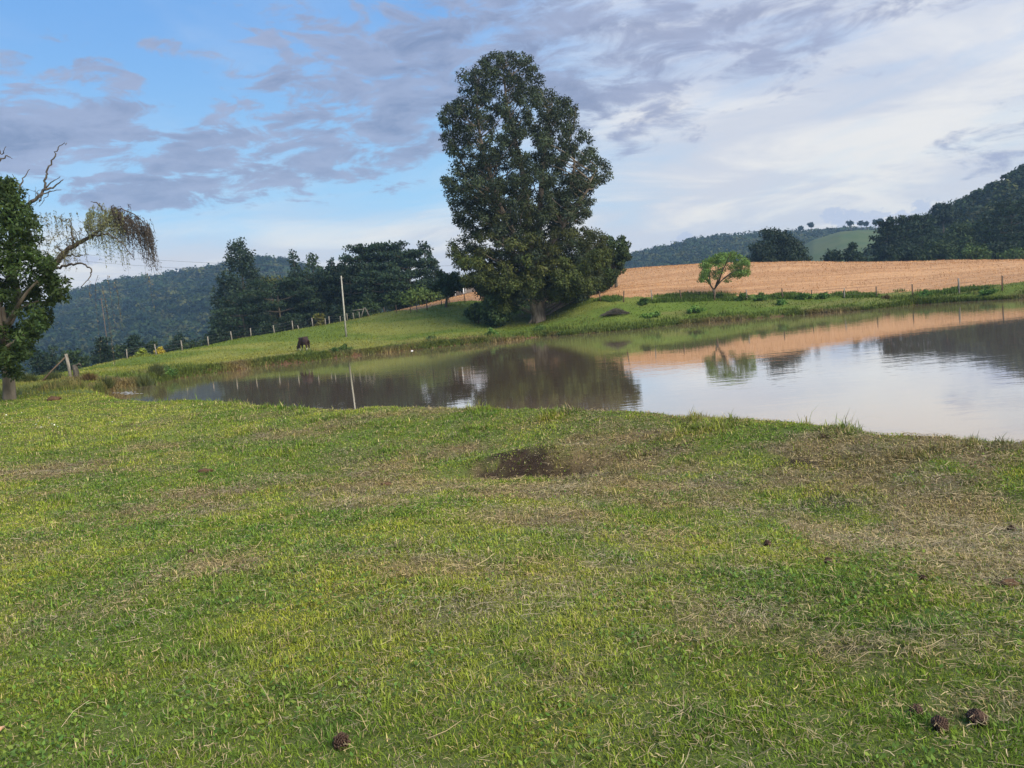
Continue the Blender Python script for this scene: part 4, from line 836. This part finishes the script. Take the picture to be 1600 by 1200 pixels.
for i, (u, vb, w, h, Y, lab, c) in enumerate([(264,585,28,24,53,'broad-leaved dark weed between the rush clumps and the water',(.05,.10,.025)),(768,528,18,15,75.5,'small round shrub at the water edge left of the tall eucalyptus',(.06,.12,.035)),(845,523,16,14,76,'pale small shrub at the water edge below the tall trunk',(.08,.13,.035)),
    (673,541,18,12,72,'low dark shrub on the bank near the white litter',(.05,.08,.03)),(540,556,20,14,69,'low shrub on the bank below the grey pole',(.05,.085,.025)),(522,560,16,12,67,'low shrub on the bank right of the cow',(.045,.08,.025)),(1005,471,18,12,80,'dark weed clump between the first field fence posts',(.045,.085,.022)),
    (1160,470,22,15,78.6,'dark weed clump right of the pale tree',(.045,.085,.022)),(1188,468,28,13,78,'wide weed clump at the fence mid-way along the field',(.05,.10,.025)),(1018,489,26,10,76.5,'light green weed patch right of the brush pile',(.08,.15,.035)),(1086,487,28,13,76.5,'light green leafy weeds left of the pale tree foot',(.08,.15,.035)),
    (1222,489,16,14,75,'small bright weed at the water edge right of the pale tree',(.07,.14,.035)),(1256,468,22,14,76,'weed clump touching the fence past the middle of the field',(.05,.10,.025)),(1286,468,20,12,75.5,'dark weed clump beside the weed on the fence',(.05,.10,.025)),(1385,465,11,6,72.8,'small brownish weed on the fence bank',(.10,.08,.045)),(1446,462,22,13,71.5,'leafy bush on the bank between the right-hand fence posts',(.055,.12,.028)),
    (1545,458,30,10,67,'low weeds on the bank near the right edge',(.06,.12,.03)),(1124,470,12,10,80,'dark tuft hugging the trunk of the pale tree',(.035,.07,.02)),(250,552,16,14,82,'yellow-flowered shrub behind the left fence',(.26,.22,.03)),(223,556,20,16,80,'yellow-green shrub left of the yellow-flowered one',(.14,.18,.03))]):
    rush(u, vb, w, h, Y, lab, c, 640 + i, 1300, True)

# ------------------------------------------------------------------ fences
def fence(name, posts, label, group, wires=(.35, .7, 1.0), mats=None, seed=0):
    rg = np.random.default_rng(seed); P = [at(u, v, Y) for (u, v, Y, h) in posts]; 
    for p in P: p[2] = gz(p[0], p[1])
    root = empty(name, P[0], label, 'fence', group); O = P[0]; tops = []
    for k, (p, (u, v, Y, h)) in enumerate(zip(P, posts)):
        G = Geo(); l = rg.normal(size=2) * .05 * h; r = .06 + .02 * rg.random(); top = np.array([l[0], l[1], h])
        G.tube([[0, 0, -.3], [l[0] * .4, l[1] * .4, h * .4], top], [r, r * .95, r * .85], 7, wob=.15)
        o = G.build('post', (mats or [M_POST])[k % len(mats or [1])], root); o.location = tuple(p - O); tops.append((p - O, top))
    for f in wires:
        G = Geo()
        for (a, ta), (b_, tb) in zip(tops[:-1], tops[1:]):
            G.tube(bend_path(a + ta * f, b_ + tb * f, 5, .0, rg, -.03), .006, 3, cap=False)
        G.build('wire', M_WIRE, root)
    return root
fence('wire_fence', [(199,561,78,1.0),(244.5,555,80,1.15),(285,547.5,82,1.1),(326,541,85,1.1),(362.5,532,88,1.05),(392.5,527.5,91,1.1),(429,522,94,1.05),(458,517,96,1.25),(467,516,96.5,.6),(489,511,97,1.2),(508.7,508,98,.95),(515,507,98,1.1),(532,503,98.5,.85),(543,502,98.5,1.0),(553,500,99,.9),(562,497,99,.85)],
      'pale post and wire fence along the top of the left pasture', None, seed=1)
fence('wire_fence', [(575,496,100,.85),(601,488.5,100,.7),(620,490.5,99,1.0),(642,489,97.5,.95),(652,488,97.5,.8),(667.6,485,97.5,1.25),(690,477,100.5,1.3),(702,475,101.5,1.1),(727,473,103,1.2),(760,474,102,1.1),(800,474,99,1.1),(850,474,93,1.1),(900,473,87,1.1),(938,471,83,1.1)],
      'dark post and wire fence before the strip of ripe field left of the tall tree', None, mats=[M_POSTD], seed=2)
fence('wire_fence', [(974,471,81,1.2),(1019,471,80.5,1.2),(1065,470,80,1.1),(1116,469,79.5,.95),(1167,470,78.5,1.05),(1223,466,77,1.05),(1268,464,76,.8),(1319,464,74.5,.95),(1370,464,73.5,1.05),(1426,461,72.5,1.25),(1499,457.5,70,1.4),(1566,450,66.5,1.25),(1640,446,64,1.3),(1720,440,62,1.3)],
      'sparse post and wire fence between the pond bank and the ripe field', None, mats=[M_POSTD, M_POST, M_POSTD], seed=3)

def corner_post():
    Y = 45; B = at(110, 594, Y); B[2] = gz(B[0], Y); W = lambda u, v, dy=0.: at(u, v, Y + dy) - B; dz = B[2] - at(110, 594, Y)[2]
    root = empty('corner_post', B, 'weathered corner post with a broken stump and a leaning brace', 'fence post')
    G = Geo(); G.tube([W(112, 598), W(108, 575), W(103, 553)], [.10, .09, .085], 9, wob=.15); G.build('post', M_POST, root)
    G = Geo(); G.tube([W(119, 598), W(119, 582), W(116, 570)], [.16, .15, .13], 9, wob=.3); G.tube([W(118, 572), W(124, 568), W(127, 572)], [.07, .06, .03], 6, wob=.2); G.build('stump', M_DEAD, root)
    G = Geo(); G.tube([W(61, 602, -1), W(80, 580, -.5), W(102, 558)], [.05, .045, .04], 6, wob=.1); G.build('brace', M_POSTD, root)
corner_post()
def v_frame():
    Y = 99.5; B = at(572, 497, Y); B[2] = gz(B[0], Y); root = empty('wooden_frame', B, 'pale slanted timber frame at the end of the pasture fence', 'gate frame')
    for a, b_ in (((-.7, 0, -.1), (-.1, 0, 1.25)), ((.55, 0, -.1), (0, 0, 1.25))):
        G = Geo(); G.tube([a, b_], .07, 7, wob=.1); G.build('strut', M_POST, root)
    G = Geo(); G.tube([(-1.6, 0, 1.0), (-.2, 0, 1.05)], .06, 7, wob=.1); G.build('rail', M_POST, root)
v_frame()

def poles():
    Y = 84; B = at(541, 526, Y); B[2] = gz(B[0], Y); T = at(533, 431, Y); H = T[2] - B[2]
    root = empty('utility_pole', B, 'slender pale grey pole standing alone in the pasture', 'pole')
    G = Geo(); G.tube([[0, 0, -.3], [(T[0] - B[0]) * .5, 0, H * .5], [T[0] - B[0], 0, H]], [.105, .085, .065], 10); G.build('shaft', M_POLE, root)
    G = Geo(); G.tube([[T[0] - B[0] - .22, 0, H - .25], [T[0] - B[0] + .22, 0, H - .25]], .03, 6); G.build('bracket', M_WIRE, root)
    Y = 260; B = at(166, 535, Y); T = at(158, 465, Y); B[0] = T[0]; B[2] = -9; H = T[2] - B[2]; root = empty('power_pole', B, 'distant power pole with a crossarm behind the willow strands', 'pole')
    G = Geo(); G.tube([[0, 0, 0], [0, 0, H]], [.16, .11], 8); G.build('shaft', M_POSTD, root); G = Geo(); G.box([0, 0, H - .6], [1.2, .08, .08]); G.build('crossarm', M_POSTD, root, smooth=False)
    Y2 = 235; e = at(735, 420, Y2)
    G = Geo()
    for k, off in enumerate((-1.1, 1.1)):
        a = at(20, 392, 255) + np.array([0, 0, off]); b_ = np.array([e[0], e[1], e[2] + off]); t = np.linspace(0, 1, 30)[:, None]; p = a + (b_ - a) * t; p[:, 2:] -= 5 * 4 * t * (1 - t) * .5; G.tube(p, .035, 4, cap=False)
    tag(G.build('power_line', M_WIRE, None), 'pair of thin overhead wires crossing the sky before the left hill', 'power line')
poles()

# ------------------------------------------------------------------ house behind the strip of field
def house():
    Y = 129; B = at(722, 462, Y); B[0] += 1.5; B[2] = min(gz(B[0], Y), B[2]) ; T = at(728, 434, Y); h = T[2] - B[2]; root = empty('farm_house', B, 'grey-roofed wooden farmhouse half hidden behind the tall tree', 'house'); root.rotation_euler = (0, 0, R(12))
    wl, dp, hw = 5.2, 3.2, h * .58
    G = Geo(); G.box([1.5, 0, hw / 2 - .4], [wl - .8, dp, hw / 2 + .4]); G.build('wall', M_WALL, root, smooth=False)
    G = Geo(); ov = .7
    for sg in (-1, 1):
        a, t = [-wl + .5, sg * (dp + ov), hw - .25], .12; v = np.array([[-wl + .3, sg * (dp + ov), hw - .2], [wl + 1.5, sg * (dp + ov), hw - .2], [wl + 1.5, 0, h], [-wl + .3, 0, h]], float); vv = np.vstack([v, v + [0, 0, .12]]); G.add(vv, [[0, 1, 2, 3], [7, 6, 5, 4], [0, 4, 5, 1], [1, 5, 6, 2], [2, 6, 7, 3], [3, 7, 4, 0]])
    rf = G.build('roof', M_ROOF, root, smooth=False)
    G = Geo(); G.add(np.array([[-wl + 2.8 - 2.3 + 0, -dp * 1, hw - .1], [-wl + .5, dp, hw - .1], [-wl + .5, 0, h - .05]]), (), [[0, 1, 2]]); G.build('gable', M_WALL, root, smooth=False)
    for x in (-1.8, .6, 3.0):
        G = Geo(); G.box([x, -dp - .01, hw * .52], [.5, .05, .5]); w = G.build('window', M_LITE, root, smooth=False); G = Geo(); G.box([x, -dp - .05, hw * .52], [.42, .03, .42]); G.build('pane', M_DARKG, w, smooth=False)
    for x in (-wl + .7, -wl + 2.0, -wl + 3.4):
        G = Geo(); G.box([x, -dp - .55, hw / 2 - .2], [.09, .09, hw / 2]); G.build('column', M_LITE, root, smooth=False)
house()

# ------------------------------------------------------------------ cow grazing
def cow():
    Y = 68; B = at(476, 549, Y); B[2] = gz(B[0], Y)
    m, b = new_mat('cow_hide'); tc = b.node('ShaderNodeTexCoord').outputs['Object']; sp = b.node('ShaderNodeSeparateXYZ'); b.l.new(tc, sp.inputs[0])
    low = b.map(b.m('ADD', sp.outputs[2], b.m('MULTIPLY', b.noise(tc, 5, 3), .25)), .46, .34); patch = b.map(b.noise(tc, 1.6, 2), .66, .70)
    muz = b.map(sp.outputs[0], -1.12, -1.2); w = b.m('MAXIMUM', b.m('MAXIMUM', low, b.m('MULTIPLY', patch, b.map(sp.outputs[2], .9, .7))), muz)
    finish(b, b.mix(w, (.030, .017, .014), (.42, .39, .34)), .7, spec=.2)
    root = empty('cow', B, 'dark brown cow with white legs grazing on the far bank', 'cow')
    root.rotation_euler = (0, 0, R(-38)); root.scale = (.84, .84, .92)
    V = [(.0,0,1.0),(.35,0,1.02),(.62,0,1.02),(.72,0,.9),(-.3,0,.98),(-.58,0,.98),(-.78,0,.82),(-.95,0,.58),(-1.06,0,.36),(-1.2,0,.2),(-1.26,0,.12)]
    Rr = [(.34,.38),(.33,.36),(.26,.28),(.16,.2),(.32,.37),(.25,.32),(.15,.2),(.12,.16),(.12,.13),(.09,.09),(.07,.07)]
    E = [(0,1),(1,2),(2,3),(0,4),(4,5),(5,6),(6,7),(7,8),(8,9),(9,10)]
    for sx, root_i in ((.62, 2), (-.52, 5)):
        for sy in (-.17, .17):
            i = len(V); bk = .06 if sx > 0 else 0
            V += [(sx, sy, .72), (sx - (.02 if sx > 0 else 0), sy, .45), (sx + bk, sy, .30), (sx + bk * .3, sy, .06), (sx - .03, sy, .0)]; Rr += [(.12, .13), (.095, .10), (.075, .075), (.065, .065), (.075, .075)]
            E += [(root_i, i), (i, i + 1), (i + 1, i + 2), (i + 2, i + 3), (i + 3, i + 4)]
    me = bpy.data.meshes.new('body'); me.from_pydata(V, E, []); o = bpy.data.objects.new('body', me); COL.objects.link(o); o.parent = root; me.materials.append(m)
    sk = o.modifiers.new('skin', 'SKIN'); sk.use_smooth_shade = True
    for i, r_ in enumerate(Rr): me.skin_vertices[0].data[i].radius = r_; me.skin_vertices[0].data[i].use_root = (i == 0)
    o.modifiers.new('sub', 'SUBSURF').render_levels = 3
    G = Geo(); G.tube([(.78, 0, .98), (.9, .02, .8), (.92, .03, .5), (.9, .03, .35)], [.03, .022, .02, .035], 6); G.build('tail', m, root)
    for s_ in (-1, 1):
        G = Geo(); G.tube([(-1.0, s_ * .1, .52), (-.98, s_ * .2, .50), (-.97, s_ * .27, .46)], [.03, .05, .015], 6); G.build('ear', m, root)
    for o in root.children:
        if o.type == 'MESH': pass
cow()

# ------------------------------------------------------------------ small things
def cone(u, v, size, label, seed, open_=True, dark=1.0, rot=None):
    size *= .8
    rg = np.random.default_rng(seed); p = onz(u, v, .8); 
    for _ in range(4): p = onz(u, v, gz(p[0], p[1]))
    n = 110; i = np.arange(n); t = (i + .5) / n; ang = i * 2.39996; prof = np.sin(np.clip(t * .93 + .07, 0, 1) * np.pi) ** .6 * .5
    ax = np.stack([(t - .5) * 1.35, np.cos(ang) * prof, np.sin(ang) * prof], -1) * size
    D = unit(np.stack([np.full(n, .55), np.cos(ang), np.sin(ang)], -1)); S = unit(np.cross(D, np.array([1.0, 0, 0]))); G = Geo(); L = size * .34; W = size * .22; N = np.cross(D, S)
    P = ax * .75
    for k in range(n):
        th = N[k] * size * .035; a = P[k] * (1 + .12 * rg.normal()); mm = a + D[k] * L * .6; e = a + D[k] * L
        v_ = np.array([a - S[k] * W * .2, a + S[k] * W * .2, mm + S[k] * W * .5, e, mm - S[k] * W * .5]); vv = np.vstack([v_ + th, v_ - th])
        G.add(vv, [[0, 1, 2, 4], [9, 7, 6, 5], [0, 5, 6, 1], [1, 6, 7, 2], [4, 9, 5, 0]], [[4, 2, 3], [8, 7, 9], [2, 7, 8], [2, 8, 3], [3, 8, 9], [3, 9, 4]])
    G.tube(np.stack([(np.linspace(-.6, .6, 8)) * size, np.zeros(8), np.zeros(8)], -1), np.array([.08, .2, .28, .3, .28, .22, .14, .05]) * size, 10)
    r = rng.random() * 6.28 if rot is None else rot; cs, sn = math.cos(r), math.sin(r); Rm = np.array([[cs, sn, 0], [-sn, cs, 0], [0, 0, 1]])
    G.v = [a @ Rm for a in G.v]
    o = G.build('pine_cone', M_CONE, None, smooth=False); o.location = (p[0], p[1], gz(p[0], p[1]) + size * .30 + .008); tag(o, label, 'pine cone', 'cones fallen on the lawn')
for i, (u, v, s_, lab, rt) in enumerate([(533,1168,.066,'brown pine cone lying on its side at the bottom of the picture',0.1),(1200,853,.05,'black opened cone alone on the lawn, farthest of the dark ones',None),(1294,880,.045,'dark cone just down and right of the farthest black one',None),(1467,1140,.052,'round dark cone in the middle of the lower right three',None),(1526,1132,.06,'upright dark cone rightmost of the lower right three',.9),(1433,1119,.045,'small dark cone leftmost of the lower right three',None),(1581,829,.055,'dark cone among straw near the right edge',None),(1443,909,.04,'tiny dark cone above the straw patch at the right',None),(298,866,.045,'small grey-brown cone on the green lawn at the left',None),(1286,683,.06,'dark cone on the bank crest at the right',None)]):
    cone(u, v, s_, lab, 700 + i, rot=rt)
def clod(u, v, r, label, name='soil_clod', cat='soil clod', mat=None, flat=.5, seed=0, group=None, n=2):
    rg = np.random.default_rng(seed); p = onz(u, v, .8)
    for _ in range(4): p = onz(u, v, gz(p[0], p[1]))
    th, ph = np.meshgrid(np.linspace(0, 2 * np.pi, 22, endpoint=False), np.linspace(0, np.pi, 12)); x = np.cos(th) * np.sin(ph); y = np.sin(th) * np.sin(ph); z = np.cos(ph)
    k = 1 + .5 * (fbm(x * 2 + seed, y * 2 + z * 2, seed, 3) - .5) * 1.6; k[0] = k[0].mean(); k[-1] = k[-1].mean(); V = np.stack([x * k * r, y * k * r * .7, z * k * r * flat], -1).reshape(-1, 3)
    i = np.arange(11)[:, None] * 22; j = np.arange(22)[None, :]; jn = (j + 1) % 22; q = np.stack([i + j, i + 22 + j, i + 22 + jn, i + jn], -1).reshape(-1, 4)
    o = mesh_np(name, V, [q], mat or M_CLOD, None, True); o.location = (p[0], p[1], gz(p[0], p[1]) + r * flat * .45); tag(o, label, cat, group); return o
clod(85, 626, .26, 'brown clump of dug soil on the grass by the left tree', seed=3, flat=.45)
clod(1578, 916, .05, 'dark lump of soil among straw at the right edge', seed=4)
clod(320, 738, .12, 'brown soil lump on the straw patch at the left', seed=5, flat=.3)
clod(236, 768, .07, 'small dark lump below the straw patch at the left', seed=6, flat=.35)
clod(604, 758, .07, 'reddish brown lump where the straw meets green grass', seed=8, flat=.4)
def chip():
    p = onz(2, 1152, .88); G = Geo(); G.tube([(-.012, -.035, .02), (-.004, .0, .035), (.0, .035, .03)], [.007, .011, .004], 6, wob=.3)
    m = plain_mat('fresh_wood', (.5, .28, .15), (.65, .4, .24), 30); o = G.build('wood_chip', m, None); o.location = (p[0] - .004, p[1], gz(p[0], p[1]) + .0); tag(o, 'orange wood chip at the lower left corner', 'wood chip')
chip()
def litter():
    p = onz(219, 637.5, .03); v = np.array([(math.cos(a) * .38 * (1 + .1 * math.sin(3 * a)), math.sin(a) * .30, 0) for a in np.linspace(0, 6.283, 18, endpoint=False)]); vv = np.vstack([v, v * [.96, .96, 1] + [0, 0, .05]]); j = np.arange(18); q = np.stack([j, (j + 1) % 18, (j + 1) % 18 + 18, j + 18], -1)
    G = Geo(); G.add(np.vstack([vv, [[0, 0, .06]]]), q, np.stack([j + 18, (j + 1) % 18 + 18, np.full(18, 36)], -1)); o = G.build('floating_litter', M_WHITE, None); o.location = (p[0], p[1], -.01); tag(o, 'flat white piece of litter floating near the left shore', 'litter')
    p = onz(644, 546, .12); G = Geo(); G.tube([(-.11, 0, .03), (-.04, 0, .05), (.05, 0, .045), (.1, 0, .02)], [.01, .03, .028, .01], 8, wob=.2); o = G.build('plastic_bottle', M_WHITE, None); o.location = (p[0], p[1] - .2, -.02); tag(o, 'small white litter at the far waterline below the pasture', 'litter')
    rg = np.random.default_rng(31); V = []; k = 0
    for (u, v, su, sv, n) in [(178,634,26,3,120),(150,630,10,3,60),(198,614,16,2,50),(160,622,10,2,40),(350,600,0,0,0)]:
        for i in range(n):
            p = onz(u + rg.normal() * su * .5, v + rg.normal() * sv * .5, .004); r = .03 + .1 * rg.random() ** 2; V.append(p + np.array([[-r * 1.4, 0, 0], [0, -r, 0], [r * 1.4, 0, 0], [0, r, 0]]))
    V = np.vstack(V); tag(mesh_np('foam', V, [np.arange(len(V)).reshape(-1, 4)], M_WHITE), 'flecks of white foam gathered in the left corner of the pond', 'foam', None, 'stuff')
    V = []
    for i in range(34):
        u, v = (rg.uniform(0, 120), rg.uniform(640, 668)) if i < 28 else (rg.uniform(60, 330), rg.uniform(640, 705)); p = onz(u, v, .75)
        for _ in range(3): p = onz(u, v, gz(p[0], p[1]) + .03)
        r = .012 + .016 * rg.random(); t_ = rg.normal(size=(4, 1)) * .012; V.append(p + np.array([[-r * 1.3, 0, 0], [0, -r, 0], [r * 1.3, 0, 0], [0, r, 0]]) + np.hstack([t_ * 0, t_ * 0, t_]))
    V = np.vstack(V); mp_ = plain_mat('pale_petals', (.5, .52, .35), (.7, .68, .5), 10); tag(mesh_np('fallen_petals', V, [np.arange(len(V)).reshape(-1, 4)], mp_), 'pale petals strewn over the grass below the left tree', 'petals', None, 'stuff')
litter()
def brush():
    rg = np.random.default_rng(12); Y = 77.5; B = at(962, 500, Y); B[2] = gz(B[0], Y); G = Geo(); 
    for i in range(520):
        a = rg.random() * 6.28; x = np.clip(rg.normal() * .7, -1.3, 1.3); y = np.clip(rg.normal() * .38, -.6, .6); h = .62 * math.exp(-(x / 1.05) ** 2) * rg.random(); d = np.array([math.cos(a), math.sin(a) * .6, rg.normal() * .18]) * rg.uniform(.3, .8)
        if x < -.5: d[2] *= .4
        G.tube([np.array([x, y, h + .03]) - d / 2, np.array([x, y, h + .08]), np.array([x, y, h + .03]) + d / 2], [.008, .018, .006], 4, cap=False)
    o = G.build('brush_pile', M_DEAD, None); o.location = tuple(B); tag(o, 'heap of grey cut branches on the bank right of the tall tree', 'brush pile')
brush()

# ------------------------------------------------------------------ air
def haze():
    m = bpy.data.materials.new('haze_air'); m.use_nodes = True; b = NB(m.node_tree); out = b.node('ShaderNodeOutputMaterial'); v = b.node('ShaderNodeVolumePrincipled')
    v.inputs['Color'].default_value = (.45, .70, 1.0, 1); v.inputs['Density'].default_value = .00030; v.inputs['Anisotropy'].default_value = .2; b.l.new(v.outputs[0], out.inputs['Volume'])
    G = Geo(); G.box([0, 500, 40], [900, 700, 62]); o = G.build('haze', m, None, smooth=False); tag(o, 'thin evening haze filling the valley', 'haze', None, 'stuff')
haze()
